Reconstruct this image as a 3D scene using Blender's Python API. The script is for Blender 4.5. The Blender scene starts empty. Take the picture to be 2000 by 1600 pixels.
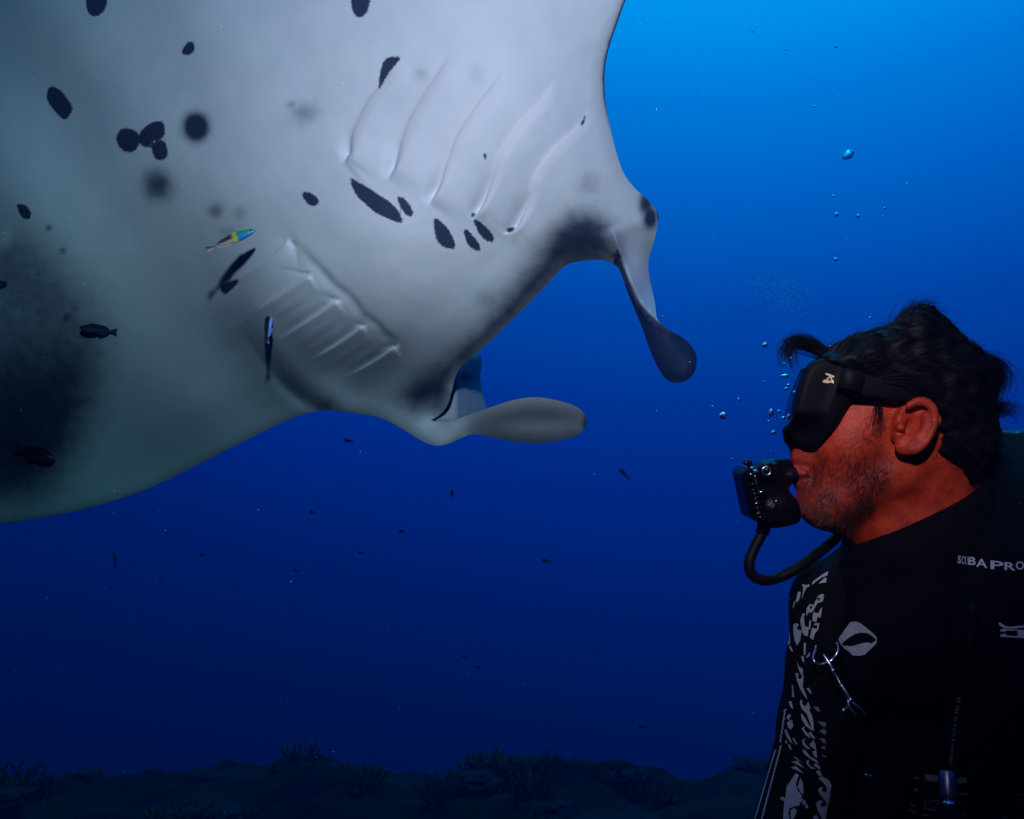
import bpy, bmesh, math, random
import numpy as np
from mathutils import Vector, Matrix
from mathutils.geometry import delaunay_2d_cdt
from mathutils.bvhtree import BVHTree

random.seed(7); RNG = np.random.default_rng(7)
SC = bpy.context.scene
COL = SC.collection

# ------------------------------------------------------------------ camera
F_PX = 1664.0                        # focal length in pixels of the 2000 x 1600 photograph
PITCH = math.radians(8.0)
cam_d = bpy.data.cameras.new('camera'); cam = bpy.data.objects.new('camera', cam_d); COL.objects.link(cam)
cam_d.sensor_width = 36.0; cam_d.lens = 36.0 * F_PX / 2000.0
cam_d.clip_start = 0.02; cam_d.clip_end = 2000
cam.location = (0, 0, 0); cam.rotation_euler = (math.pi / 2 + PITCH, 0, 0)
SC.camera = cam
R_ = np.array([1.0, 0, 0]); U_ = np.array([0, -math.sin(PITCH), math.cos(PITCH)]); F_ = np.array([0, math.cos(PITCH), math.sin(PITCH)])
def cam2w(c):                        # (right, up, forward) metres seen from the camera -> world
    c = np.asarray(c, float)
    return c[..., 0:1] * R_ + c[..., 1:2] * U_ + c[..., 2:3] * F_
def C(px, py, d):                    # a sight line measured off the photograph, at its real distance
    px, py, d = np.broadcast_arrays(np.asarray(px, float), np.asarray(py, float), np.asarray(d, float))
    return np.stack([(px - 1000) / F_PX * d, (800 - py) / F_PX * d, d], -1)
def W(px, py, d): return cam2w(C(px, py, d))

# ------------------------------------------------------------------ world: open water lit from above
w = bpy.data.worlds.new('World'); SC.world = w; w.use_nodes = True
nt = w.node_tree; nt.nodes.clear()
out = nt.nodes.new('ShaderNodeOutputWorld'); bg = nt.nodes.new('ShaderNodeBackground')
tc = nt.nodes.new('ShaderNodeTexCoord'); dot = nt.nodes.new('ShaderNodeVectorMath'); dot.operation = 'DOT_PRODUCT'
SUN_DIR = Vector((0.14, 0.42, 0.90)).normalized()          # towards the sun, as refracted into the water
dot.inputs[1].default_value = SUN_DIR
nrm = nt.nodes.new('ShaderNodeVectorMath'); nrm.operation = 'NORMALIZE'
mr = nt.nodes.new('ShaderNodeMapRange'); mr.inputs['From Min'].default_value = -1; mr.inputs['From Max'].default_value = 1
ramp = nt.nodes.new('ShaderNodeValToRGB')
def tval(px, py):
    v = W(px, py, 1.0); v = v / np.linalg.norm(v); return (float(np.dot(v, SUN_DIR)) + 1) / 2
def s2l(c):
    return tuple(((x / 255) / 12.92 if x / 255 <= 0.04045 else ((x / 255 + 0.055) / 1.055) ** 2.4) for x in c)
WSTOPS = [(0.0, (0, 0, 1)), (tval(1000, 1640), (0, 3, 24)), (tval(1000, 1400), (0, 11, 62)), (tval(1200, 1200), (0, 24, 102)), (tval(1200, 1000), (0, 39, 137)),
          (tval(1320, 800), (0, 53, 150)), (tval(1400, 600), (0, 72, 172)), (tval(1450, 400), (0, 97, 198)), (tval(1450, 200), (0, 122, 218)),
          (tval(1450, 20), (2, 148, 240)), (1.0, (40, 215, 255))]
el = ramp.color_ramp.elements
while len(el) > 1: el.remove(el[-1])
for i, (t, c) in enumerate(WSTOPS):
    e = el[0] if i == 0 else el.new(t)
    e.position = t; e.color = (*s2l(c), 1)
bg.inputs['Strength'].default_value = 1.0
L = nt.links.new
L(tc.outputs['Generated'], nrm.inputs[0]); L(nrm.outputs['Vector'], dot.inputs[0]); L(dot.outputs['Value'], mr.inputs['Value'])
L(mr.outputs['Result'], ramp.inputs['Fac']); L(ramp.outputs['Color'], bg.inputs['Color']); L(bg.outputs['Background'], out.inputs['Surface'])

# ------------------------------------------------------------------ sun filtered by the water, and the photographer's flash
sd = bpy.data.lights.new('sun', 'SUN'); sun = bpy.data.objects.new('sun', sd); COL.objects.link(sun)
sd.energy = 0.8; sd.angle = math.radians(10); sd.color = (0.02, 0.38, 0.80)
sun.rotation_euler = (-SUN_DIR).to_track_quat('-Z', 'Y').to_euler()
fd = bpy.data.lights.new('camera_flash', 'SPOT'); flash = bpy.data.objects.new('camera_flash', fd); COL.objects.link(flash)
FLASH = np.array([-0.02, 0.55, 0.02])
flash.location = cam2w(FLASH)
aim = Vector(W(830, 160, 1.60)) - Vector(flash.location)
flash.rotation_euler = aim.to_track_quat('-Z', 'Y').to_euler()
fd.energy = 152; fd.color = (1.0, 0.48, 0.575); fd.spot_size = math.radians(114); fd.spot_blend = 1.0; fd.shadow_soft_size = 0.035

SC.view_settings.view_transform = 'Standard'; SC.view_settings.look = 'None'; SC.view_settings.exposure = 0; SC.view_settings.gamma = 1
SC.render.engine = 'CYCLES'
SC.cycles.use_denoising = True
SC.cycles.max_bounces = 6; SC.cycles.transparent_max_bounces = 8; SC.cycles.volume_bounces = 0
SC.cycles.caustics_reflective = False; SC.cycles.caustics_refractive = False

# ------------------------------------------------------------------ helpers
def mesh_obj(name, verts, faces, mat=None, parent=None, smooth=True, attrs=None, fix=False):
    me = bpy.data.meshes.new(name)
    me.from_pydata([tuple(v) for v in verts], [], [tuple(f) for f in faces]); me.update()
    if fix:
        bm = bmesh.new(); bm.from_mesh(me); bmesh.ops.recalc_face_normals(bm, faces=bm.faces); bm.to_mesh(me); bm.free()
    if smooth: me.polygons.foreach_set('use_smooth', np.ones(len(me.polygons), bool))
    for k, v in (attrs or {}).items():
        v = np.asarray(v, np.float32)
        if v.ndim == 1:
            a = me.attributes.new(k, 'FLOAT', 'POINT'); a.data.foreach_set('value', v)
        else:
            a = me.attributes.new(k, 'FLOAT_VECTOR', 'POINT'); a.data.foreach_set('vector', v.ravel())
    o = bpy.data.objects.new(name, me); COL.objects.link(o)
    if mat: me.materials.append(mat)
    if parent: o.parent = parent
    return o
def tag(o, label=None, cat=None, group=None, kind=None):
    if label: o['label'] = label
    if cat: o['category'] = cat
    if group: o['group'] = group
    if kind: o['kind'] = kind
    return o
def empty(name, label, cat, group=None):
    o = bpy.data.objects.new(name, None); COL.objects.link(o); o.empty_display_size = 0.05
    return tag(o, label, cat, group)
class MB:                            # gathers several closed shapes of ONE part
    def __init__(s): s.v = []; s.f = []
    def add(s, v, f):
        b = len(s.v); s.v += [tuple(x) for x in v]; s.f += [tuple(i + b for i in q) for q in f]; return s
    def obj(s, name, mat, parent=None, smooth=True, fix=False): return mesh_obj(name, s.v, s.f, mat, parent, smooth, fix=fix)
def tube(pts, rad, n=10, cap=True):
    pts = np.asarray(pts, float); m = len(pts); rad = np.broadcast_to(np.asarray(rad, float), (m,))
    t = np.gradient(pts, axis=0); t /= np.linalg.norm(t, axis=1)[:, None] + 1e-12
    ref = np.array([0.31, 0.17, 0.93]); 
    if abs(np.dot(ref / np.linalg.norm(ref), t[0])) > 0.9: ref = np.array([1.0, 0, 0])
    u = np.cross(t[0], ref); u /= np.linalg.norm(u)
    v = []
    for i in range(m):
        u = u - np.dot(u, t[i]) * t[i]; u /= np.linalg.norm(u) + 1e-12
        b = np.cross(t[i], u)
        for k in range(n):
            a = 2 * math.pi * k / n
            v.append(pts[i] + rad[i] * (math.cos(a) * u + math.sin(a) * b))
    f = [(i * n + k, i * n + (k + 1) % n, (i + 1) * n + (k + 1) % n, (i + 1) * n + k) for i in range(m - 1) for k in range(n)]
    if cap: f += [tuple(reversed(range(n))), tuple(range((m - 1) * n, m * n))]
    return v, f
def catmull(p, step, closed=False):
    p = np.asarray(p, float); n = len(p); outp = []
    rng = range(n) if closed else range(n - 1)
    for i in rng:
        p0, p1, p2, p3 = (p[(i - 1) % n], p[i], p[(i + 1) % n], p[(i + 2) % n]) if closed else (p[max(i - 1, 0)], p[i], p[i + 1], p[min(i + 2, n - 1)])
        k = max(1, int(np.linalg.norm((p2 - p1)[:2] if step > 0.5 else (p2 - p1)) / step))
        for j in range(k):
            t = j / k
            outp.append(0.5 * ((2 * p1) + (-p0 + p2) * t + (2 * p0 - 5 * p1 + 4 * p2 - p3) * t * t + (-p0 + 3 * p1 - 3 * p2 + p3) * t ** 3))
    if not closed: outp.append(p[-1])
    return np.array(outp)
def seg_dist(q, poly, closed=False, want_arg=False):
    a = np.asarray(poly, float); b = np.roll(a, -1, 0)
    if not closed: a, b = a[:-1], b[:-1]
    best = np.full(len(q), 1e9); arg = np.zeros(len(q)); side = np.zeros(len(q))
    for i in range(len(a)):
        ab = b[i] - a[i]; L2 = ab @ ab + 1e-12
        t = np.clip(((q - a[i]) @ ab) / L2, 0, 1)
        r = q - a[i] - t[:, None] * ab
        d = np.hypot(r[:, 0], r[:, 1]); m = d < best
        best[m] = d[m]; arg[m] = i + t[m]; side[m] = np.sign(ab[0] * r[m, 1] - ab[1] * r[m, 0])
    return (best, arg / max(1, len(a)), side) if want_arg else best
def inside(q, poly):
    poly = np.asarray(poly, float); x, y = q[:, 0], q[:, 1]; r = np.zeros(len(q), bool); n = len(poly)
    for i in range(n):
        x1, y1 = poly[i]; x2, y2 = poly[(i + 1) % n]
        if y1 == y2: continue
        c = ((y1 > y) != (y2 > y)) & (x < (x2 - x1) * (y - y1) / (y2 - y1) + x1); r ^= c
    return r
def poly_sdf(q, poly):
    d = seg_dist(q, poly, True); return np.where(inside(q, poly), -d, d)
def smoothstep(a, b, x):
    t = np.clip((x - a) / (b - a), 0, 1); return t * t * (3 - 2 * t)
def vnoise(q, seed=0):                # smooth value noise for 2-D points
    r = np.random.default_rng(seed).random((64, 64)); i = np.floor(q).astype(int); f = q - i; f = f * f * (3 - 2 * f)
    g = lambda a, b: r[(i[:, 0] + a) % 64, (i[:, 1] + b) % 64]
    return (g(0, 0) * (1 - f[:, 0]) + g(1, 0) * f[:, 0]) * (1 - f[:, 1]) + (g(0, 1) * (1 - f[:, 0]) + g(1, 1) * f[:, 0]) * f[:, 1]
def fbm(q, seed=0, o=4): return sum(vnoise(q * 2 ** k, seed + k) * 0.5 ** k for k in range(o)) / sum(0.5 ** k for k in range(o))

def sdf_table(poly, pad=0.08, n=420):
    lo = poly.min(0) - pad; hi = poly.max(0) + pad; gx = np.linspace(lo[0], hi[0], n); gy = np.linspace(lo[1], hi[1], n)
    T = poly_sdf(np.stack(np.meshgrid(gx, gy, indexing='ij'), -1).reshape(-1, 2), poly).reshape(n, n)
    def f(x, y):
        u = np.clip((x - lo[0]) / (hi[0] - lo[0]) * (n - 1), 0, n - 1.001); v = np.clip((y - lo[1]) / (hi[1] - lo[1]) * (n - 1), 0, n - 1.001)
        i = u.astype(int); j = v.astype(int); a = u - i; b = v - j
        return (T[i, j] * (1 - a) + T[i + 1, j] * a) * (1 - b) + (T[i, j + 1] * (1 - a) + T[i + 1, j + 1] * a) * b
    return f
# signed-distance modelling -> one continuous mesh
def surface_nets(fn, lo, hi, h):
    lo = np.asarray(lo, float); n = np.maximum(3, np.ceil((np.asarray(hi) - lo) / h).astype(int) + 1)
    ax = [lo[i] + h * np.arange(n[i]) for i in range(3)]
    X, Y, Z = np.meshgrid(*ax, indexing='ij'); v = fn(X, Y, Z).astype(np.float32); s = v < 0
    c = [(a, b, d) for a in (0, 1) for b in (0, 1) for d in (0, 1)]
    sl = lambda A, o: A[o[0]:A.shape[0] - 1 + o[0], o[1]:A.shape[1] - 1 + o[1], o[2]:A.shape[2] - 1 + o[2]]
    cnt = sum(sl(s, o).astype(np.int8) for o in c); act = (cnt > 0) & (cnt < 8)
    idx = np.full(act.shape, -1, int); I = np.argwhere(act); idx[act] = np.arange(len(I))
    acc = np.zeros((len(I), 3)); num = np.zeros(len(I))
    for o1 in c:
        for k in range(3):
            if o1[k]: continue
            o2 = tuple(o1[j] + (j == k) for j in range(3))
            a = v[I[:, 0] + o1[0], I[:, 1] + o1[1], I[:, 2] + o1[2]]; b = v[I[:, 0] + o2[0], I[:, 1] + o2[1], I[:, 2] + o2[2]]
            m = (a < 0) != (b < 0); t = a[m] / (a[m] - b[m] + 1e-20)
            p = np.tile(np.array(o1, float), (m.sum(), 1)); p[:, k] += t
            acc[m] += p; num[m] += 1
    V = lo + h * (I + acc / num[:, None]); Fc = []
    for k in range(3):
        u, w_ = (k + 1) % 3, (k + 2) % 3
        a = s.take(range(0, s.shape[k] - 1), k); b = s.take(range(1, s.shape[k]), k)
        E = np.argwhere(a != b); E = E[(E[:, u] > 0) & (E[:, w_] > 0) & (E[:, u] < n[u] - 1) & (E[:, w_] < n[w_] - 1)]
        ins = a[E[:, 0], E[:, 1], E[:, 2]]
        q = []
        for du, dw in ((1, 1), (0, 1), (0, 0), (1, 0)):
            g = E.copy(); g[:, u] -= du; g[:, w_] -= dw; q.append(idx[g[:, 0], g[:, 1], g[:, 2]])
        q = np.stack(q, 1); q[~ins] = q[~ins][:, ::-1]; Fc.append(q)
    Fc = np.concatenate(Fc); Fc = Fc[(Fc >= 0).all(1)]
    return V, Fc
def smin(a, b, k):
    hh = np.clip(0.5 + 0.5 * (b - a) / k, 0, 1); return b * (1 - hh) + a * hh - k * hh * (1 - hh)
def smax(a, b, k): return -smin(-a, -b, k)
def ell(X, Y, Z, c, r):
    k0 = np.sqrt(((X - c[0]) / r[0]) ** 2 + ((Y - c[1]) / r[1]) ** 2 + ((Z - c[2]) / r[2]) ** 2)
    k1 = np.sqrt(((X - c[0]) / r[0] ** 2) ** 2 + ((Y - c[1]) / r[1] ** 2) ** 2 + ((Z - c[2]) / r[2] ** 2) ** 2)
    return k0 * (k0 - 1) / (k1 + 1e-9)
def cone(X, Y, Z, a, b, ra, rb):
    a = np.asarray(a); b = np.asarray(b); ab = b - a
    t = np.clip(((X - a[0]) * ab[0] + (Y - a[1]) * ab[1] + (Z - a[2]) * ab[2]) / (ab @ ab), 0, 1)
    return np.sqrt((X - a[0] - t * ab[0]) ** 2 + (Y - a[1] - t * ab[1]) ** 2 + (Z - a[2] - t * ab[2]) ** 2) - (ra + (rb - ra) * t)
def largest(V, Fc):
    lab = np.arange(len(V))
    while True:
        m = lab[Fc].min(1); new = lab.copy()
        for i in range(4): np.minimum.at(new, Fc[:, i], m)
        new = new[new]; new = new[new]
        if (new == lab).all(): break
        lab = new
    ids, cn = np.unique(lab, return_counts=True); k = lab == ids[cn.argmax()]; mp = np.cumsum(k) - 1
    return V[k], mp[Fc[k[Fc[:, 0]]]]
def sdf_obj(name, fn, lo, hi, h, mat, parent=None, attrs=None, relax=1):
    V, Fc = largest(*surface_nets(fn, lo, hi, h))
    if relax:
        for _ in range(relax):
            acc = np.zeros_like(V); n = np.zeros(len(V))
            for i in range(4):
                a, b = Fc[:, i], Fc[:, (i + 1) % 4]
                np.add.at(acc, a, V[b]); np.add.at(n, a, 1); np.add.at(acc, b, V[a]); np.add.at(n, b, 1)
            V = V * 0.5 + 0.5 * acc / np.maximum(n, 1)[:, None]
    at = attrs(V) if attrs else None
    o = mesh_obj(name, cam2w(V), Fc, mat, parent, attrs=at, fix=True)
    o['_'] = 0; del o['_']
    return o, V, Fc

# ------------------------------------------------------------------ materials
def new_mat(name):
    m = bpy.data.materials.new(name); m.use_nodes = True
    return m, m.node_tree, m.node_tree.nodes['Principled BSDF']
def simple(name, col, rough=0.5, metal=0.0, spec=0.5, bump=0.0, bscale=400, vary=0.0, vscale=60):
    m, t, b = new_mat(name)
    b.inputs['Base Color'].default_value = (*col, 1); b.inputs['Roughness'].default_value = rough; b.inputs['Metallic'].default_value = metal
    b.inputs['Specular IOR Level'].default_value = spec
    co = t.nodes.new('ShaderNodeTexCoord')
    if vary:
        n = t.nodes.new('ShaderNodeTexNoise'); n.inputs['Scale'].default_value = vscale; n.inputs['Detail'].default_value = 5
        t.links.new(co.outputs['Object'], n.inputs['Vector'])
        mx = t.nodes.new('ShaderNodeMix'); mx.data_type = 'RGBA'
        mx.inputs['A'].default_value = (*[c * (1 - vary) for c in col], 1); mx.inputs['B'].default_value = (*[min(1, c * (1 + vary)) for c in col], 1)
        t.links.new(n.outputs['Fac'], mx.inputs['Factor']); t.links.new(mx.outputs['Result'], b.inputs['Base Color'])
    if bump:
        n2 = t.nodes.new('ShaderNodeTexNoise'); n2.inputs['Scale'].default_value = bscale; n2.inputs['Detail'].default_value = 3
        t.links.new(co.outputs['Object'], n2.inputs['Vector'])
        bp = t.nodes.new('ShaderNodeBump'); bp.inputs['Strength'].default_value = bump; bp.inputs['Distance'].default_value = 0.002
        t.links.new(n2.outputs['Fac'], bp.inputs['Height']); t.links.new(bp.outputs['Normal'], b.inputs['Normal'])
    return m
def attr(t, name):
    a = t.nodes.new('ShaderNodeAttribute'); a.attribute_name = name; return a
def math_(t, op, a, b=None, c=None, clamp=False):
    n = t.nodes.new('ShaderNodeMath'); n.operation = op; n.use_clamp = clamp
    for i, x in enumerate((a, b, c)):
        if x is None: continue
        if isinstance(x, (int, float)): n.inputs[i].default_value = x
        else: t.links.new(x, n.inputs[i])
    return n.outputs[0]
def mixc(t, f, a, b):
    n = t.nodes.new('ShaderNodeMix'); n.data_type = 'RGBA'
    for k, x in (('Factor', f), ('A', a), ('B', b)):
        if isinstance(x, (int, float)): n.inputs[k].default_value = x
        elif isinstance(x, tuple): n.inputs[k].default_value = (*x, 1)
        else: t.links.new(x, n.inputs[k])
    return n.outputs['Result']
def noise(t, vec, scale, detail=4, rough=0.55):
    n = t.nodes.new('ShaderNodeTexNoise'); n.inputs['Scale'].default_value = scale; n.inputs['Detail'].default_value = detail; n.inputs['Roughness'].default_value = rough
    t.links.new(vec, n.inputs['Vector']); return n.outputs['Fac']
def mrange(t, x, a, b, c=0.0, d=1.0):
    n = t.nodes.new('ShaderNodeMapRange'); n.interpolation_type = 'SMOOTHSTEP'
    for k, v in zip(('From Min', 'From Max', 'To Min', 'To Max'), (a, b, c, d)): n.inputs[k].default_value = v
    t.links.new(x, n.inputs['Value']); return n.outputs['Result']

M = {}
def manta_mat():
    m, t, b = new_mat('manta_skin')
    uv = attr(t, 'skin_co').outputs['Vector']; spot = attr(t, 'spot').outputs['Fac']; soft = attr(t, 'soft').outputs['Fac']; pink = attr(t, 'pink').outputs['Fac']; back = attr(t, 'back').outputs['Fac']
    n1 = noise(t, uv, 14, 5, 0.65); n2 = noise(t, uv, 4, 4); n3 = noise(t, uv, 40, 3, 0.7)
    j = math_(t, 'MULTIPLY', math_(t, 'SUBTRACT', noise(t, uv, 19, 6, 0.75), 0.5), 11.5)
    sp = mrange(t, math_(t, 'ADD', spot, j), 2.2, -2.0)
    sj = math_(t, 'ADD', soft, math_(t, 'MULTIPLY', math_(t, 'SUBTRACT', math_(t, 'ADD', math_(t, 'MULTIPLY', n3, 0.25), math_(t, 'MULTIPLY', n2, 0.75)), 0.5), math_(t, 'MULTIPLY', mrange(t, soft, 0.0, 0.25), 0.42)))
    sf = mrange(t, sj, 0.02, 0.95)
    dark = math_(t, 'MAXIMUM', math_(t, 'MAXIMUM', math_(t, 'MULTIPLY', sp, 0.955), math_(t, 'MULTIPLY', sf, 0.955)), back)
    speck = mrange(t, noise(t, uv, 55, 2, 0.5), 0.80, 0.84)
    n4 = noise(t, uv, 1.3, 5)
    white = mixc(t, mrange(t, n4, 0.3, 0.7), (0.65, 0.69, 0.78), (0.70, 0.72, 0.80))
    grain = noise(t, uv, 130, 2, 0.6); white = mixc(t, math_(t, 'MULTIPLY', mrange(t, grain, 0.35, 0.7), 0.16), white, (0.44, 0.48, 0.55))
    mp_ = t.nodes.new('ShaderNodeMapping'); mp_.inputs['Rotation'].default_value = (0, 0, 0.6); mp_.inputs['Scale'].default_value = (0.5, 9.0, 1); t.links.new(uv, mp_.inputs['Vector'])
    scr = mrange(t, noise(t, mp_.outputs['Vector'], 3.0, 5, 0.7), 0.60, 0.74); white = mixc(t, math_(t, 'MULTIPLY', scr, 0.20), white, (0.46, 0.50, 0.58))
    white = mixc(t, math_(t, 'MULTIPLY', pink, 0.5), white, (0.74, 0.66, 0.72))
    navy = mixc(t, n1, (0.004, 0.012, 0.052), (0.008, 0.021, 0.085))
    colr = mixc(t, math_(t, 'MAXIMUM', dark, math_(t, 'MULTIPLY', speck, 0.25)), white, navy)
    t.links.new(colr, b.inputs['Base Color'])
    b.inputs['Roughness'].default_value = 0.6; b.inputs['Specular IOR Level'].default_value = 0.12
    bp = t.nodes.new('ShaderNodeBump'); bp.inputs['Strength'].default_value = 0.10; bp.inputs['Distance'].default_value = 0.003
    t.links.new(math_(t, 'ADD', n3, math_(t, 'MULTIPLY', n1, 2.0)), bp.inputs['Height']); t.links.new(bp.outputs['Normal'], b.inputs['Normal'])
    return m
M['manta'] = manta_mat()
def skin_mat():
    m, t, b = new_mat('human_skin')
    co = t.nodes.new('ShaderNodeTexCoord').outputs['Object']
    beard = attr(t, 'beard').outputs['Fac']; lip = attr(t, 'lip').outputs['Fac']
    n1 = noise(t, co, 45, 5); n2 = noise(t, co, 400, 3); n3 = noise(t, co, 160, 4)
    base = mixc(t, mrange(t, n1, 0.3, 0.7), (0.37, 0.027, 0.007), (0.62, 0.058, 0.016))
    base = mixc(t, math_(t, 'MULTIPLY', mrange(t, n3, 0.5, 0.75), 0.45), base, (0.20, 0.016, 0.006))
    bs = math_(t, 'MULTIPLY', beard, mrange(t, n3, 0.25, 0.65, 0.35, 0.95))
    base = mixc(t, math_(t, 'MULTIPLY', bs, 0.62), base, (0.05, 0.014, 0.012))
    base = mixc(t, lip, base, (0.40, 0.055, 0.045))
    t.links.new(base, b.inputs['Base Color']); b.inputs['Roughness'].default_value = 0.48; b.inputs['Specular IOR Level'].default_value = 0.32
    b.inputs['Subsurface Weight'].default_value = 0.06; b.inputs['Subsurface Radius'].default_value = (0.006, 0.002, 0.001); b.inputs['Subsurface Scale'].default_value = 1.0
    bp = t.nodes.new('ShaderNodeBump'); bp.inputs['Strength'].default_value = 0.55; bp.inputs['Distance'].default_value = 0.0014
    t.links.new(math_(t, 'ADD', n2, n3), bp.inputs['Height']); t.links.new(bp.outputs['Normal'], b.inputs['Normal'])
    return m
M['skin'] = skin_mat()
M['suit'] = simple('black_neoprene', (0.004, 0.0045, 0.006), 0.85, spec=0.10, bump=0.3, bscale=900)
M['nylon'] = simple('black_nylon', (0.003, 0.0035, 0.005), 0.8, spec=0.08, bump=0.5, bscale=700)
M['rubber'] = simple('black_rubber', (0.005, 0.005, 0.006), 0.55, spec=0.12)
M['silicone'] = simple('black_silicone', (0.0035, 0.0038, 0.005), 0.6, spec=0.10)
M['plastic'] = simple('black_glossy_plastic', (0.003, 0.003, 0.0045), 0.28, spec=0.16, bump=0.15, bscale=300)
M['gloss'] = simple('black_gloss', (0.003, 0.003, 0.0045), 0.16, spec=0.16)
M['steel'] = simple('dull_steel', (0.46, 0.42, 0.42), 0.36, metal=1.0)
M['chrome'] = simple('polished_steel', (0.75, 0.76, 0.78), 0.24, metal=1.0)
M['white_print'] = simple('pale_print', (0.40, 0.40, 0.44), 0.7, spec=0.2, vary=0.25, vscale=90)
M['grey_print'] = simple('faded_print', (0.22, 0.22, 0.26), 0.7, spec=0.2, vary=0.3, vscale=90)
M['letter'] = simple('reflective_lettering', (0.60, 0.60, 0.66), 0.6, spec=0.3)
M['gold'] = simple('gold_emblem', (0.75, 0.58, 0.36), 0.45, metal=0.3)
M['glass'] = None
def bubble_mat():
    m = bpy.data.materials.new('air_bubble'); m.use_nodes = True; t = m.node_tree; t.nodes.clear()
    o = t.nodes.new('ShaderNodeOutputMaterial'); g = t.nodes.new('ShaderNodeBsdfGlass'); g.inputs['IOR'].default_value = 0.75; g.inputs['Roughness'].default_value = 0.02
    g.inputs['Color'].default_value = (0.95, 0.98, 1, 1); t.links.new(g.outputs[0], o.inputs['Surface']); return m
M['bubble'] = bubble_mat()
def lens_mat():
    m = bpy.data.materials.new('mask_glass'); m.use_nodes = True; t = m.node_tree; t.nodes.clear()
    o = t.nodes.new('ShaderNodeOutputMaterial'); g = t.nodes.new('ShaderNodeBsdfGlass'); g.inputs['IOR'].default_value = 1.15; g.inputs['Color'].default_value = (0.5, 0.6, 0.65, 1)
    t.links.new(g.outputs[0], o.inputs['Surface']); return m
M['glass'] = lens_mat()
def tone_mat(name, a, b_, rough=0.5):
    m, t, b = new_mat(name); tn = attr(t, 'tone').outputs['Fac']
    t.links.new(mixc(t, tn, a, b_), b.inputs['Base Color']); b.inputs['Roughness'].default_value = rough; b.inputs['Specular IOR Level'].default_value = 0.2; return m
M['hair'] = tone_mat('black_hair', (0.0006, 0.0007, 0.0012), (0.0026, 0.0027, 0.004), 0.6)
M['beard'] = tone_mat('greying_beard', (0.03, 0.008, 0.006), (0.30, 0.14, 0.12), 0.6)
M['speck'] = simple('drifting_speck', (0.92, 0.95, 0.97), 0.8)

# ------------------------------------------------------------------ reef floor, a slope that drops away into the blue
def reef_mat():
    m, t, b = new_mat('reef_rock'); co = t.nodes.new('ShaderNodeTexCoord').outputs['Object']
    n1 = noise(t, co, 0.9, 6, 0.6); n2 = noise(t, co, 7, 5, 0.7)
    c = mixc(t, mrange(t, n1, 0.35, 0.65), (0.003, 0.005, 0.005), (0.012, 0.020, 0.006))
    c = mixc(t, mrange(t, n2, 0.5, 0.7), c, (0.006, 0.007, 0.008))
    t.links.new(c, b.inputs['Base Color']); b.inputs['Roughness'].default_value = 0.95; b.inputs['Specular IOR Level'].default_value = 0.05
    return m
M['reef'] = reef_mat()
def reef_z(x, y):
    q = np.stack([x, y], -1).reshape(-1, 2)
    z = -3.06 + 0.28 * np.exp(-((q[:, 0] + 4) / 3.2) ** 2) + 0.9 * (fbm(q * 0.23 + 11.3, 3, 4) - 0.5) + 0.80 * (fbm(q * 0.9 + 5.1, 9, 4) - 0.5) + 0.22 * (fbm(q * 3.1, 21, 3) - 0.5)
    r = np.maximum(0, q[:, 1] - 10.5 + 0.10 * np.abs(q[:, 0]))
    z -= 0.42 * r ** 2 / (r + 2.0)
    return z.reshape(np.shape(x))
xs = np.concatenate([np.linspace(-40, -14, 20)[:-1], np.linspace(-14, 14, 220), np.linspace(14, 40, 20)[1:]])
ys = np.concatenate([np.linspace(-12, 3, 20)[:-1], np.linspace(3, 15, 150), np.linspace(15, 45, 40)[1:]])
GX, GY = np.meshgrid(xs, ys); GZ = reef_z(GX, GY)
nx, ny = len(xs), len(ys)
gv = np.stack([GX, GY, GZ], -1).reshape(-1, 3)
gf = [(j * nx + i, j * nx + i + 1, (j + 1) * nx + i + 1, (j + 1) * nx + i) for j in range(ny - 1) for i in range(nx - 1)]
tag(mesh_obj('seabed', gv, gf, M['reef']), kind='structure')

M['coral_green'] = simple('green_coral', (0.030, 0.056, 0.007), 0.9, spec=0.05, vary=0.5, vscale=9)
M['coral_grey'] = simple('grey_coral', (0.012, 0.018, 0.015), 0.9, spec=0.05, vary=0.5, vscale=7)
def branching_coral(size, seed):
    r = random.Random(seed); b = MB()
    for k in range(26):
        a = r.uniform(0, 6.28); tilt = r.uniform(0.1, 0.95); ln = size * r.uniform(0.6, 1.0)
        d = np.array([math.cos(a) * math.sin(tilt), math.sin(a) * math.sin(tilt), math.cos(tilt)])
        p0 = np.array([math.cos(a), math.sin(a), 0]) * size * 0.2 * r.random() + np.array([0, 0, -0.1])
        pts = [p0 + d * ln * s + np.array([r.gauss(0, 1), r.gauss(0, 1), 0]) * ln * 0.03 for s in (0, 0.35, 0.7, 1)]
        b.add(*tube(pts, np.array([0.06, 0.05, 0.042, 0.015]) * size, 6))
        for s in range(3):
            q = pts[1 + s % 2] + (pts[2] - pts[1]) * r.random(); a2 = a + r.uniform(-1.3, 1.3)
            e = q + np.array([math.cos(a2) * 0.5, math.sin(a2) * 0.5, 0.9]) * ln * 0.28
            b.add(*tube([q, (q + e) / 2 + 0.01, e], np.array([0.035, 0.03, 0.01]) * size, 5))
    return b
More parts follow.
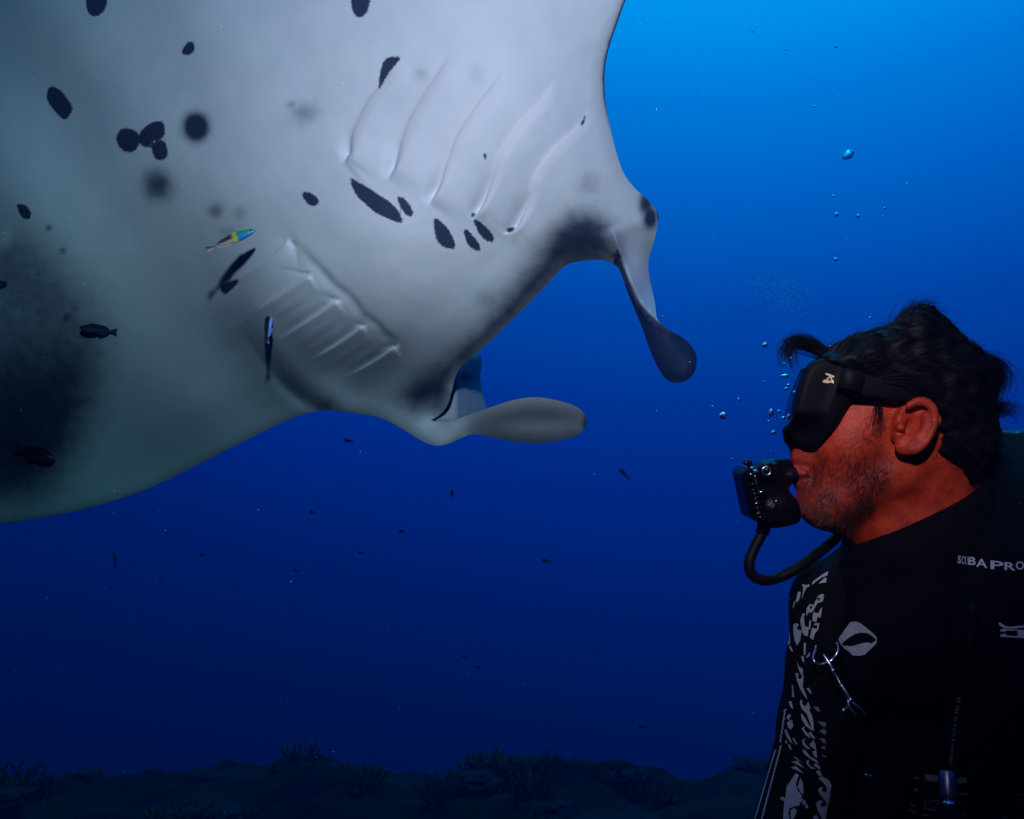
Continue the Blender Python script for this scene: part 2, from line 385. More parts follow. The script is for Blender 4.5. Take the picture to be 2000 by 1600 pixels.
def plate_coral(size, seed):
    r = random.Random(seed); b = MB()
    for k in range(7):
        a = r.uniform(0, 6.28); c = np.array([math.cos(a), math.sin(a), 0]) * size * r.uniform(0, 0.5) + np.array([0, 0, size * r.uniform(0.05, 0.35)]); rad = size * r.uniform(0.35, 0.65); n = 22; v = [c - np.array([0, 0, 0.22 * size])]; f = []
        ph = r.uniform(0, 6)
        for i in range(n):
            t = 2 * math.pi * i / n; rr = rad * (1 + 0.10 * math.sin(3 * t + ph) + 0.05 * math.sin(7 * t))
            v += [c + np.array([rr * math.cos(t), rr * math.sin(t), 0.06 * size * math.sin(2 * t + ph)]), c + np.array([rr * 0.97 * math.cos(t), rr * 0.97 * math.sin(t), 0.06 * size * math.sin(2 * t + ph) + 0.03 * size])]
        v.append(c + np.array([0, 0, -0.02 * size])); top = len(v) - 1
        for i in range(n):
            j = (i + 1) % n; f += [(0, 1 + 2 * j, 1 + 2 * i), (1 + 2 * i, 1 + 2 * j, 2 + 2 * j, 2 + 2 * i), (top, 2 + 2 * i, 2 + 2 * j)]
        b.add(v, f)
    return b
cr = random.Random(5)
protos = [branching_coral(0.42, 1), branching_coral(0.5, 2), plate_coral(0.5, 3), plate_coral(0.45, 4)]
cms = []
for i, p in enumerate(protos):
    me = bpy.data.meshes.new('coral_clump'); me.from_pydata([tuple(v) for v in p.v], [], p.f); me.update()
    me.polygons.foreach_set('use_smooth', np.ones(len(me.polygons), bool)); me.materials.append(M['coral_green'] if i < 2 else M['coral_grey']); cms.append(me)
k = 0
for _ in range(400):
    if k >= 110: break
    px = cr.uniform(-20, 1500); d = cr.uniform(6.6, 11.4); x = (px - 1000) / F_PX * d; y = d
    z = float(reef_z(np.array([x]), np.array([y]))[0]); i = cr.choice((0, 0, 1, 1, 2, 3))
    if 150 < px < 330 and cr.random() < 0.7: continue
    o = bpy.data.objects.new('coral_clump', cms[i]); COL.objects.link(o); o.location = (x, y, z - 0.03); o.rotation_euler = (0, 0, cr.uniform(0, 6.28)); o.scale = (cr.uniform(0.35, 1.05),) * 3
    tag(o, 'dim greenish branching coral clump on the dark reef floor' if i < 2 else 'dim grey plate coral on the dark reef floor', 'coral', 'branching corals on the reef floor' if i < 2 else 'plate corals on the reef floor'); k += 1

# ------------------------------------------------------------------ manta ray
OUT = [(1222, 0), (1204, 50), (1189, 95), (1181, 140), (1182, 190), (1190, 240), (1203, 295), (1218, 338), (1240, 368), (1262, 388), (1279, 408), (1284, 430), (1280, 462),
       (1270, 495), (1266, 520), (1271, 555), (1279, 590), (1284, 624), (1305, 643), (1335, 661), (1356, 684), (1361, 706), (1356, 728), (1340, 744), (1318, 748), (1298, 738),
       (1282, 712), (1268, 680), (1254, 640), (1240, 606), (1224, 566), (1211, 530), (1200, 517), (1172, 508), (1138, 510), (1106, 518), (1078, 546), (1040, 586), (1005, 620), (965, 660), (930, 692),
       (903, 713), (889, 738), (882, 765), (872, 795), (852, 816), (835, 823), (862, 822), (895, 817), (945, 800), (1000, 782), (1048, 776), (1096, 784), (1130, 797), (1145, 815), (1143, 834),
       (1128, 850), (1095, 860), (1052, 866), (1000, 862), (950, 852), (924, 848), (900, 856), (872, 868), (846, 870), (822, 860), (785, 838), (745, 817), (700, 808), (660, 803), (632, 802),
       (598, 808), (550, 826), (478, 862), (400, 901), (300, 950), (200, 985), (100, 1008), (0, 1022), (-120, 1026), (-260, 1010), (-400, 960), (-470, 880), (-470, 760), (-430, 560), (-400, 330), (-420, 120),
       (-470, -40), (-430, -120), (-330, -140), (-150, -170), (100, -270), (400, -380), (700, -520), (980, -720), (1180, -900), (1330, -960), (1400, -880), (1410, -700), (1390, -500), (1350, -320), (1290, -160), (1248, -60)]
OUTL = catmull(OUT, 7.0, True)
keep = []
for p in OUTL:                                                     # thin the outline where it leaves the frame
    if not keep or np.hypot(*(p - keep[-1])) > (6 if -40 < p[0] < 2040 and -40 < p[1] else 26): keep.append(p)
OUTL = np.array(keep)
CTRL = [  # px, py, distance of the belly skin
    (1195, 460, 1.70), (1110, 505, 1.70), (1000, 600, 1.74), (900, 700, 1.83), (860, 790, 1.97), (1280, 430, 1.74), (1275, 540, 1.73), (1330, 720, 1.66), (1260, 640, 1.70),
    (840, 850, 2.02), (950, 825, 1.86), (1050, 820, 1.80), (1130, 820, 1.77), (780, 800, 2.10), (700, 770, 2.12),
    (1150, 350, 1.64), (1190, 150, 1.64), (1050, 200, 1.57), (900, 280, 1.57), (760, 240, 1.60), (1000, 430, 1.64), (800, 480, 1.63), (700, 420, 1.63), (600, 300, 1.66),
    (670, 560, 1.72), (760, 650, 1.79), (560, 470, 1.73), (600, 680, 1.93), (500, 600, 1.88), (640, 780, 2.15), (560, 800, 2.32), (450, 680, 2.14), (400, 550, 1.98),
    (450, 400, 1.78), (300, 300, 1.88), (150, 200, 2.02), (0, 100, 2.14), (0, 350, 2.16), (200, 450, 2.06), (400, 800, 2.38), (250, 700, 2.30), (300, 920, 2.72), (100, 600, 2.26), (100, 850, 2.62), (0, 1000, 2.92),
    (1200, 0, 1.60), (950, 50, 1.55), (700, 50, 1.60), (450, 100, 1.72), (200, 0, 1.92), (-300, 0, 2.5), (-400, 400, 2.6), (-300, 900, 3.05), (-400, 800, 3.0), (1350, -500, 1.62), (1000, -400, 1.62), (1350, -900, 1.85), (600, -350, 1.75), (200, -200, 2.0)]
CT = np.array(CTRL, float)
def tps_fit(p, v, lam=0.15):
    n = len(p); d = np.hypot(*(p[:, None] - p[None]).transpose(2, 0, 1)) / 300; K = np.where(d > 0, d * d * np.log(d + 1e-12), 0) + lam * np.eye(n) * 0.05
    Pm = np.c_[np.ones(n), p / 300]; A = np.block([[K, Pm], [Pm.T, np.zeros((3, 3))]])
    return np.linalg.solve(A, np.r_[v, 0, 0, 0])
CO = tps_fit(CT[:, :2], CT[:, 2])
def depth0(q):
    r = np.zeros(len(q))
    for s in range(0, len(q), 20000):
        qq = q[s:s + 20000]; d = np.hypot(qq[:, None, 0] - CT[None, :, 0], qq[:, None, 1] - CT[None, :, 1]) / 300
        r[s:s + 20000] = (np.where(d > 0, d * d * np.log(d + 1e-12), 0)) @ CO[:len(CT)] + CO[-3] + qq[:, 0] / 300 * CO[-2] + qq[:, 1] / 300 * CO[-1]
    return r
SLITS_R = [[(781, 115), (739, 172), (718, 200), (690, 260), (683, 302), (669, 318)], [(886, 102), (858, 141), (826, 190), (795, 246), (781, 295), (770, 330), (756, 353)],
           [(991, 113), (970, 155), (928, 211), (893, 267), (875, 316), (858, 365), (837, 402)], [(1089, 151), (1054, 204), (1015, 246), (977, 302), (963, 351), (942, 403), (921, 430)],
           [(1152, 207), (1131, 246), (1082, 291), (1047, 340), (1036, 390), (1022, 421), (1005, 449), (980, 456)]]
FOLDS_L = [[(562, 470), (530, 500), (490, 527), (450, 550)], [(605, 536), (566, 562), (526, 589), (490, 612)], [(659, 586), (620, 614), (578, 641), (540, 664)], [(709, 636), (670, 664), (632, 688), (600, 706)], [(772, 677), (735, 702), (702, 721), (670, 738)]]
NICKS_L = [[(602, 536), (565, 528), (528, 524)], [(657, 586), (640, 580), (622, 577)], [(707, 635), (695, 632), (683, 630)], [(770, 676), (752, 678), (735, 680)]]
CREASE = catmull([(552, 455), (570, 475), (589, 496), (623, 523), (652, 556), (689, 585), (707, 614), (735, 633), (753, 654), (784, 674)], 12)
WINGLINE = catmull([(455, 620), (474, 644), (500, 682), (522, 713), (560, 757), (595, 785), (632, 803)], 12)
MOUTH = [(1205, 517), (1172, 508), (1138, 510), (1106, 518), (1078, 546), (1040, 586), (1005, 620), (965, 660), (930, 692), (903, 713), (889, 738), (882, 765), (872, 795), (852, 816)]
RIDGE_R = catmull([(1196, 440), (1204, 470), (1216, 510), (1230, 548), (1246, 584), (1264, 607), (1284, 626), (1305, 643)], 10)
def relief(q):
    h = np.zeros(len(q)); pink = np.zeros(len(q)); Yq = q[:, 1]
    for i, s in enumerate(SLITS_R):                              # overlapping gill flaps: free edge at the slit, sloping down to the next one
        c = catmull(s, 10); d, a, side = seg_dist(q, c, want_arg=True)
        endf = smoothstep(0.0, 0.16, a) * (1 - smoothstep(0.90, 1.0, a))
        along = ((a > 0.001) & (a < 0.999)); sgn = np.where(side < 0, d, -d)                     # positive on the flap, towards the head
        low = smoothstep(0.66, 0.95, a); wdt = 20 - 15 * low
        up_ = smoothstep(-0.5, 1.0, sgn / wdt)
        h += np.where(along, (0.0075 + 0.006 * low) * up_ * np.clip(1 - np.maximum(sgn, 0) / 96, 0, 1) ** 1.2 * endf, 0)
        h -= np.where(along & (sgn < 0), (0.0020 + 0.017 * low) * np.exp(-(d / (24 - 9 * low)) ** 2) * endf, 0)
        pink = np.maximum(pink, np.exp(-((sgn - 2) / 12) ** 2) * along * smoothstep(0.08, 0.3, a) * (1 - smoothstep(0.85, 1, a)) * 0.9)
    for s in FOLDS_L:
        c = catmull(s, 10); d, a, side = seg_dist(q, c, want_arg=True); along = (a > 0.001) & (a < 0.999); endf = (1 - smoothstep(0.55, 1.0, a)) * smoothstep(0, 0.05, a)
        sgn = np.where(side < 0, d, -d); h += np.where(along, 0.0085 * smoothstep(-7, 5, sgn) * np.clip(1 - np.maximum(sgn, 0) / 44, 0, 1) ** 1.3 * endf, 0)
        h -= np.where((side > 0) & along, 0.003 * np.exp(-(d / 14) ** 2) * endf, 0)
    for s0, s1 in zip(FOLDS_L[:-1], FOLDS_L[1:]):                 # finer wrinkles between the folds
        for fr_, off_ in ((0.34, 0.22), (0.67, 0.34)):
            m0 = np.array(s0, float) * (1 - fr_) + np.array(s1, float) * fr_; m0 = m0[0] + (m0 - m0[0]) * (1 - off_) + (m0[1] - m0[0]) * 0.45
            d, a, side = seg_dist(q, catmull(m0, 10), want_arg=True); sgn = np.where(side < 0, d, -d); along = (a > 0.001) & (a < 0.999)
            h += np.where(along, 0.0034 * smoothstep(-7, 6, sgn) * np.clip(1 - np.maximum(sgn, 0) / 20, 0, 1) * np.sin(np.pi * np.clip(a, 0, 1)), 0)
    for s in NICKS_L:
        c = catmull(s, 10); d, a, side = seg_dist(q, c, want_arg=True); h -= 0.0045 * np.exp(-(d / 6) ** 2) * (1 - a)
    d, a, side = seg_dist(q, CREASE, want_arg=True); h -= 0.0085 * np.where(side > 0, np.exp(-(d / 14) ** 2), np.exp(-(d / 7) ** 2)) * smoothstep(0, 0.12, a) * (1 - smoothstep(0.9, 1, a)) * (0.8 + 0.2 * np.sin(a * 26 + 1) ** 2)
    d, a, side = seg_dist(q, WINGLINE, want_arg=True); h -= 0.020 * np.exp(-(d / 15) ** 2) * smoothstep(0.25, 0.75, a); h += np.where(side < 0, 0.015 * np.exp(-((d - 34) / 26) ** 2) * smoothstep(0.0, 0.3, a), 0)
    d = seg_dist(q, MOUTH); h -= 0.055 * np.clip(1 - d / 95, 0, 1) ** 2
    d, a, side = seg_dist(q, RIDGE_R, want_arg=True); g = smoothstep(0.0, 0.15, a)
    h += g * 0.022 * np.exp(-d / 14) - np.where(side < 0, g * 0.17 * np.clip(d / 60, 0, 1) * (1 - smoothstep(0.85, 1, a)) * smoothstep(-90, 90, Yq - 505), 0)
    # broad soft folds of the belly
    h += 0.010 * (fbm(q / 190 + 3.3, 31, 3) - 0.5) + 0.004 * (fbm(q / 60 + 1.3, 41, 3) - 0.5)
    t = (q[:, 0] * 0.80 - q[:, 1] * 0.60); h += 0.012 * np.sin(t / 42.0) * smoothstep(520, 150, q[:, 0] * 0.8 + q[:, 1] * 0.3) * smoothstep(-300, 0, q[:, 0])
    return h, pink
SPOTS_SLIT_SHADE = [[(170, -12), (207, -12), (205, 18), (188, 32), (172, 24)], [(687, -10), (720, -10), (718, 22), (703, 34), (690, 25)], [(355, 100), (365, 84), (378, 83), (379, 100), (367, 108), (356, 106)],
         [(92, 178), (100, 169), (120, 178), (140, 205), (141, 215), (127, 234), (105, 215), (92, 195)], [(228, 265), (240, 251), (268, 258), (271, 283), (257, 298), (240, 294), (229, 280)],
         [(270, 265), (290, 243), (318, 238), (320, 268), (300, 275), (288, 289), (272, 280)], [(296, 285), (310, 274), (323, 278), (327, 305), (315, 313), (302, 308)],
         [(33, 400), (50, 401), (60, 415), (58, 428), (42, 424)], [(740, 174), (745, 130), (758, 113), (782, 113), (765, 135), (752, 155)],
         [(684, 350), (700, 356), (745, 383), (765, 398), (780, 415), (785, 435), (760, 428), (715, 405), (695, 380)], [(776, 386), (787, 386), (800, 400), (807, 420), (797, 422), (784, 408)],
         [(847, 430), (858, 430), (880, 455), (889, 483), (870, 484), (853, 468)], [(906, 450), (914, 450), (935, 475), (938, 490), (925, 487), (912, 475)], [(925, 430), (935, 432), (960, 455), (964, 472), (950, 470), (935, 455)],
         [(590, 378), (605, 376), (622, 390), (617, 402), (600, 398)], [(430, 560), (460, 546), (465, 552), (445, 572), (438, 575)], [(-4, 548), (14, 550), (12, 562), (-2, 566)],
         [(944, 299), (949, 299), (950, 312), (947, 312)], [(1133, 243), (1144, 224), (1142, 236), (1136, 248)], [(988, 448), (1000, 444), (1006, 447), (996, 455)], [(920, 418), (927, 416), (927, 424), (921, 424)]]  # closing entries darken the gill slit ends, recess shade drawn as spots
SOFTS = [  # x, y, rx, ry, strength
    (383, 248, 24, 27, 1.5), (308, 362, 34, 36, 0.80), (597, 222, 36, 28, 0.46), (570, 205, 14, 12, 0.4), (422, 412, 18, 18, 0.60), (470, 415, 22, 20, 0.35), (450, 452, 26, 14, 0.35), (820, 148, 18, 22, 0.32), (930, 145, 22, 26, 0.25),
    (75, 535, 12, 12, 0.7), (45, 607, 10, 9, 0.7), (76, 610, 14, 12, 0.7), (130, 620, 14, 14, 0.8), (148, 605, 12, 9, 0.7), (140, 686, 10, 12, 0.7), (122, 490, 9, 8, 0.7), (95, 446, 8, 7, 0.7), (1150, 360, 30, 30, 0.34), (1262, 400, 16, 26, 1.0), (1270, 425, 14, 22, 1.2), (960, 590, 34, 26, 0.40), (978, 605, 24, 20, 0.45)]
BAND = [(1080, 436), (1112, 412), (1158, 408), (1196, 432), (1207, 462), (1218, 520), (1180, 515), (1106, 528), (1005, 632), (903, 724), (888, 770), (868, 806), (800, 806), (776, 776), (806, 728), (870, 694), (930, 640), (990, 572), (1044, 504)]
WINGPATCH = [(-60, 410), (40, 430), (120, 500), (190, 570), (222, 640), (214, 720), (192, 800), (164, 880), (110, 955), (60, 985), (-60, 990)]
LOBE_DARK = [(1207, 482), (1216, 510), (1230, 548), (1246, 584), (1264, 607), (1284, 626), (1305, 640), (1370, 660), (1380, 760), (1290, 770), (1240, 660), (1195, 525), (1198, 500)]
# points of the skin net
px0 = np.arange(-40, 1380, 6.0); py0 = np.arange(-40, 1040, 6.0)
g1 = np.stack(np.meshgrid(px0, py0), -1).reshape(-1, 2); g1 = g1 + RNG.uniform(-1.2, 1.2, g1.shape)
g2 = np.stack(np.meshgrid(np.arange(440, 1180, 6.0) + 3, np.arange(90, 810, 6.0) + 3), -1).reshape(-1, 2)
g3 = np.stack(np.meshgrid(np.arange(-480, 1440, 30.0), np.arange(-980, 1060, 30.0)), -1).reshape(-1, 2)
g3 = g3[~((g3[:, 0] > -50) & (g3[:, 0] < 1390) & (g3[:, 1] > -50) & (g3[:, 1] < 1050))]
q = np.concatenate([g1, g2, g3]); lines = []
for cv in [catmull(s, 4.5) for s in SLITS_R + FOLDS_L + NICKS_L] + [catmull(RIDGE_R[::3], 5)]:
    tt = np.gradient(cv, axis=0); tt /= np.linalg.norm(tt, axis=1)[:, None]; nn_ = np.c_[-tt[:, 1], tt[:, 0]]
    q = q[seg_dist(q, cv) > 9.5]
    lines += [cv + nn_ * o_ for o_ in (-7, -3.6, -0.8, 0.8, 3.6, 7)]
rings = []
tt = np.roll(OUTL, -1, 0) - np.roll(OUTL, 1, 0); tt /= np.linalg.norm(tt, axis=1)[:, None] + 1e-9; nn_ = np.c_[-tt[:, 1], tt[:, 0]]
if inside(OUTL[:1] + nn_[:1] * 3, OUTL)[0] == False: nn_ = -nn_
inf = (OUTL[:, 0] > -45) & (OUTL[:, 0] < 1400) & (OUTL[:, 1] > -45)
for o_ in (3.2, 7.0, 12.0, 18.0):
    c_ = (OUTL + nn_ * o_)[inf]; rings.append(c_[inside(c_, OUTL)]); rings[-1] = rings[-1][seg_dist(rings[-1], OUTL, True) > 0.93 * o_]
RG = np.concatenate(rings); dq = seg_dist(q, OUTL[inf]); q = q[dq > 22]
dl = [seg_dist(l_, OUTL, True) for l_ in lines]; lines = [l_[d_ > 20] for l_, d_ in zip(lines, dl)]; lines.append(RG)
LN = np.concatenate(lines); ok = np.ones(len(LN), bool); cell = {}
for i, p in enumerate(LN):                                         # no two net points closer than 1.3
    kx, ky = int(p[0] // 1.5), int(p[1] // 1.5)
    if any(np.hypot(*(LN[j] - p)) < 1.3 for a_ in (-1, 0, 1) for b_ in (-1, 0, 1) for j in cell.get((kx + a_, ky + b_), ())): ok[i] = False
    else: cell.setdefault((kx, ky), []).append(i)
q = np.concatenate([q, LN[ok]]); q = q[inside(q, OUTL)]; q = q[seg_dist(q, OUTL, True) > 2.6]
nb = len(OUTL); pts = np.concatenate([OUTL, q])
res = delaunay_2d_cdt([Vector(p) for p in pts], [(i, (i + 1) % nb) for i in range(nb)], [], 1, 1e-4)
Q = np.array([tuple(v) for v in res[0]]); TR = [tuple(f) for f in res[2]]
ed = seg_dist(Q, OUTL, True); dz = depth0(Q); h, pink = relief(Q)
mloc = dz / F_PX; edm = ed * mloc
rim = edm < 1e-6
vd = dz - h + 0.155 * np.clip((Q[:, 1] - 820) / 90, -0.6, 0.6) * smoothstep(850, 960, Q[:, 0]) * (Q[:, 1] > 700) * smoothstep(745, 775, Q[:, 1]) + 0.010 * np.clip(1 - edm / 0.030, 0, 1) ** 2
vd = vd + 0.008 * np.exp(-(seg_dist(Q, [(915, 838), (980, 828), (1060, 821), (1138, 822)]) / 22) ** 2) * smoothstep(840, 930, Q[:, 0]) * smoothstep(745, 775, Q[:, 1])
thick = 0.26 * (1 - np.exp(-edm / 0.30)) + 0.014 * np.minimum(1, np.sqrt(edm / 0.01))
# the lower jaw stays thin near the gape so that the mouth can be open above it
thick *= 1
spot = np.full(len(Q), 30.0)
for s in SPOTS_SLIT_SHADE:
    s = catmull(s, 3.0, True); bb = (Q[:, 0] > s[:, 0].min() - 30) & (Q[:, 0] < s[:, 0].max() + 30) & (Q[:, 1] > s[:, 1].min() - 30) & (Q[:, 1] < s[:, 1].max() + 30)
    spot[bb] = np.minimum(spot[bb], poly_sdf(Q[bb], s))
soft = np.zeros(len(Q))
for x, y, rx, ry, st in SOFTS: soft = np.maximum(soft, st * np.exp(-(((Q[:, 0] - x) / rx) ** 2 + ((Q[:, 1] - y) / ry) ** 2) * 0.9))
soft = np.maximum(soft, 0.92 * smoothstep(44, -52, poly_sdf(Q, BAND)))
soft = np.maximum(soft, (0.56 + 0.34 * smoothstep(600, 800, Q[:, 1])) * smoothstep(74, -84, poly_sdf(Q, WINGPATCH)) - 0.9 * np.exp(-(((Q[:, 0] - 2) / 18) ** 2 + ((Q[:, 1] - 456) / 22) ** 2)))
soft = np.maximum(soft, 1.1 * smoothstep(6, -6, poly_sdf(Q, LOBE_DARK)))
soft = np.maximum(soft, 0.14 * smoothstep(860, 980, Q[:, 0]) * smoothstep(765, 780, Q[:, 1]) * (0.35 + 0.9 * fbm(np.c_[Q[:, 0] / 70, Q[:, 1] / 9], 55, 3)))
soft = np.maximum(soft, 0.26 * smoothstep(440, 560, Q[:, 1]) * smoothstep(1195, 1225, Q[:, 0]))  # right head fin's light face greyed: shade put into the pigment
lead = (Q[:, 0] > 1100) * smoothstep(330, 140, Q[:, 1]); soft = np.maximum(soft, 1.15 * lead * np.exp(-ed / 4.5))
lowedge = (Q[:, 1] > 780) & (Q[:, 0] < 900); soft = np.where(lowedge, np.maximum(soft, 0.35 * np.exp(-ed / 9.0)), soft)
soft = np.maximum(soft, 0.8 * np.exp(-(((Q[:, 0] - 1146) / 10) ** 2 + ((Q[:, 1] - 828) / 22) ** 2)))
Cv = C(Q[:, 0], Q[:, 1], vd); Vv = cam2w(Cv)
BACKDIR = (0.93 * F_ + 0.37 * U_)
nV = len(Q); inner = np.arange(nV); remap = nV + np.arange(nV); thick = np.maximum(thick, 0.0004)
Vd = Vv[inner] + thick[inner, None] * BACKDIR
VV = np.concatenate([Vv, Vd]); FF = TR + [tuple(remap[i] for i in f[::-1]) for f in TR]
ext = lambda a, bval=None: np.concatenate([a, a[inner] if bval is None else np.full(len(inner), bval)])
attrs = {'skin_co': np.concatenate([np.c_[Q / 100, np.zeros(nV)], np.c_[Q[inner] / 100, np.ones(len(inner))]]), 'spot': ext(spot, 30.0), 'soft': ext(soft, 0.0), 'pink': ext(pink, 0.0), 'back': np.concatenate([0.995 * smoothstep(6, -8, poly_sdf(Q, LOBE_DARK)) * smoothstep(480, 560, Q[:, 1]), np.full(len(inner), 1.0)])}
# upper jaw and far head side behind the gape, tail behind: further shells of the same animal
def shell_piece(poly, dep, thickn, softv, step=6):
    o = catmull(poly, step, True); gx = np.stack(np.meshgrid(np.arange(o[:, 0].min(), o[:, 0].max(), step), np.arange(o[:, 1].min(), o[:, 1].max(), step)), -1).reshape(-1, 2)
    gx = gx[inside(gx, o)]; gx = gx[seg_dist(gx, o, True) > 2.5]; n = len(o)
    r = delaunay_2d_cdt([Vector(p) for p in np.concatenate([o, gx])], [(i, (i + 1) % n) for i in range(n)], [], 1, 1e-4)
    qq = np.array([tuple(v) for v in r[0]]); e = seg_dist(qq, o, True)
    bul = np.sqrt(1 - np.clip(1 - e / 34, 0, 1) ** 2) * 0.035
    vv = cam2w(C(qq[:, 0], qq[:, 1], dep(qq) - bul)); vb = cam2w(C(qq[:, 0], qq[:, 1], dep(qq) + bul * thickn))
    n0 = len(qq); f = [tuple(x) for x in r[2]]
    return np.concatenate([vv, vb]), f + [tuple(i + n0 for i in x[::-1]) for x in f], qq, softv(qq)
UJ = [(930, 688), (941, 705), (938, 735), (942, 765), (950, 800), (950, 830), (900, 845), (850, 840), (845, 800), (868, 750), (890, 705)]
uv_, uf_, uq_, us_ = shell_piece(UJ, lambda p: 2.10 + np.maximum(p[:, 0] - 890, 0) * 0.0030, 2.0, lambda p: 0.42 * np.exp(-(((p[:, 0] - 908) / 12) ** 2 + ((p[:, 1] - 738) / 8) ** 2)) + 0.46)  # greyed all over: shade away from the flash put into its pigment
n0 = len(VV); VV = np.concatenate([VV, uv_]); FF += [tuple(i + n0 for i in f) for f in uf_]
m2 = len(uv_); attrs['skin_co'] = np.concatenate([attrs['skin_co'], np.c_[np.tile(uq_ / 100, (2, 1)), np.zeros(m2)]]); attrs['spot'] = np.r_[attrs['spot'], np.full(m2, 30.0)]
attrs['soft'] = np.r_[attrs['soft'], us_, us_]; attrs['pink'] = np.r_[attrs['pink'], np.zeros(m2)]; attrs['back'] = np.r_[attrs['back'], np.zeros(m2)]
tl = W(-430, -100, 2.66); tv, tf = tube([tl, tl + np.array([-0.5, 0.35, 0.12]), tl + np.array([-1.1, 0.75, 0.2]), tl + np.array([-1.8, 1.2, 0.22])], [0.03, 0.022, 0.014, 0.004], 8)
n0 = len(VV); VV = np.concatenate([VV, np.array(tv)]); FF += [tuple(i + n0 for i in f) for f in tf]; m2 = len(tv)
attrs['skin_co'] = np.concatenate([attrs['skin_co'], np.zeros((m2, 3))]); attrs['spot'] = np.r_[attrs['spot'], np.full(m2, 30.0)]
for kk, vvv in (('soft', 0.0), ('pink', 0.0), ('back', 1.0)): attrs[kk] = np.r_[attrs[kk], np.full(m2, vvv)]
manta_root = empty('manta_ray', 'huge manta ray gliding overhead with white spotted belly and gill slits', 'manta ray')
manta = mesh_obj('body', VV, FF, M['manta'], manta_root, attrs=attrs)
# the eye on the side of the head
M['eye'] = simple('dark_fish_eye', (0.006, 0.008, 0.014), 0.15, spec=0.5)
def ball(c, r, n=18, m=12, sq=(1, 1, 1)):
    v = []; f = []
    for j in range(m + 1):
        a = math.pi * j / m
        for i in range(n):
            b_ = 2 * math.pi * i / n; v.append(np.asarray(c) + r * np.array([math.sin(a) * math.cos(b_) * sq[0], math.sin(a) * math.sin(b_) * sq[1], math.cos(a) * sq[2]]))
    for j in range(m):
        for i in range(n): f.append((j * n + i, j * n + (i + 1) % n, (j + 1) * n + (i + 1) % n, (j + 1) * n + i))
    return v, f
mesh_obj('eye', *ball(W(1270, 424, 1.775), 0.017), M['eye'], manta_root, fix=True)

# ------------------------------------------------------------------ small fish
def fish_mat(name, back, side, band=None, head=None, hb=0.22):
    m, t, b = new_mat(name); co = t.nodes.new('ShaderNodeTexCoord'); sx = t.nodes.new('ShaderNodeSeparateXYZ'); t.links.new(attr(t, 'fish_co').outputs['Vector'], sx.inputs[0])
    n = noise(t, attr(t, 'fish_co').outputs['Vector'], 14, 3)
    y = math_(t, 'ADD', sx.outputs[1], math_(t, 'MULTIPLY', math_(t, 'SUBTRACT', n, 0.5), 0.25))
    c = mixc(t, mrange(t, y, -0.2, 0.35), side, back)
    if head:
        c = mixc(t, mrange(t, sx.outputs[0], hb + 0.10, hb), c, band)
        c = mixc(t, mrange(t, sx.outputs[0], hb, hb - 0.06), c, mixc(t, mrange(t, y, -0.1, 0.3), head[0], head[1]))
    elif band: c = mixc(t, mrange(t, math_(t, 'ABSOLUTE', y), 0.32, 0.18), c, band)
    t.links.new(c, b.inputs['Base Color']); b.inputs['Roughness'].default_value = 0.35; b.inputs['Specular IOR Level'].default_value = 0.4; return m
def fish(name, label, head_px, tail_px, d, girth, mat, group=None, flat=0.55, dd=0.0, simple_=False):
    H = C(*head_px, d); T = C(*tail_px, d + dd); ax = T - H; Ln = np.linalg.norm(ax); ax /= Ln
    toc = np.array([0, 0, -1.0]); up = np.cross(ax, toc); up /= np.linalg.norm(up)
    if up[1] < 0: up = -up
    sd_ = np.cross(ax, up)
    prof = [(0, 0.06), (0.03, 0.34), (0.08, 0.58), (0.16, 0.82), (0.28, 1.0), (0.42, 0.92), (0.56, 0.70), (0.70, 0.46), (0.80, 0.30), (0.86, 0.26)]
    v = []; fc = []; n = 14
    for s, r in prof:
        for k in range(n):
            a = 2 * math.pi * k / n; v.append((s, math.sin(a) * r, math.cos(a) * r * flat))
    m = len(prof); fcs = [(i * n + k, i * n + (k + 1) % n, (i + 1) * n + (k + 1) % n, (i + 1) * n + k) for i in range(m - 1) for k in range(n)] + [tuple(range(n))[::-1], tuple(range((m - 1) * n, m * n))]
    def put(loc):
        loc = np.asarray(loc, float); return cam2w(H + loc[:, 0:1] * Ln * ax + loc[:, 1:2] * girth * up + loc[:, 2:3] * girth * sd_)
    root = empty(name, label, 'fish', group); loc = np.array(v)
    mesh_obj('body', put(loc), fcs, mat, root, attrs={'fish_co': loc}, fix=True)
    def fin(nm, poly, th=0.05):
        k = len(poly); lv = np.array([(x, y, th) for x, y in poly] + [(x, y, -th) for x, y in poly])
        ff = [tuple(range(k)), tuple(range(k, 2 * k))[::-1]] + [(i, (i + 1) % k, k + (i + 1) % k, k + i) for i in range(k)]
        mesh_obj(nm, put(lv), ff, mat, root, smooth=False, attrs={'fish_co': lv}, fix=True)
    fin('tail_fin', [(0.84, 0.28), (0.92, 0.5), (1.0, 0.75), (0.975, 0.0), (1.0, -0.7), (0.92, -0.45), (0.84, -0.28)])
    if not simple_:
        fin('dorsal_fin', [(0.22, 0.9), (0.27, 1.28), (0.5, 1.22), (0.72, 0.85), (0.78, 0.40), (0.5, 0.8)])
        fin('anal_fin', [(0.50, -0.8), (0.56, -1.12), (0.74, -0.72), (0.80, -0.32)])
        for sgn in (1, -1): mesh_obj('eye', put(np.array(ball((0.075, 0.18, sgn * 0.30), 1.0, 8, 6, (0.022, 0.17, 0.10))[0])), ball((0, 0, 0), 1, 8, 6)[1], M['eye'], root, fix=True)
    return root
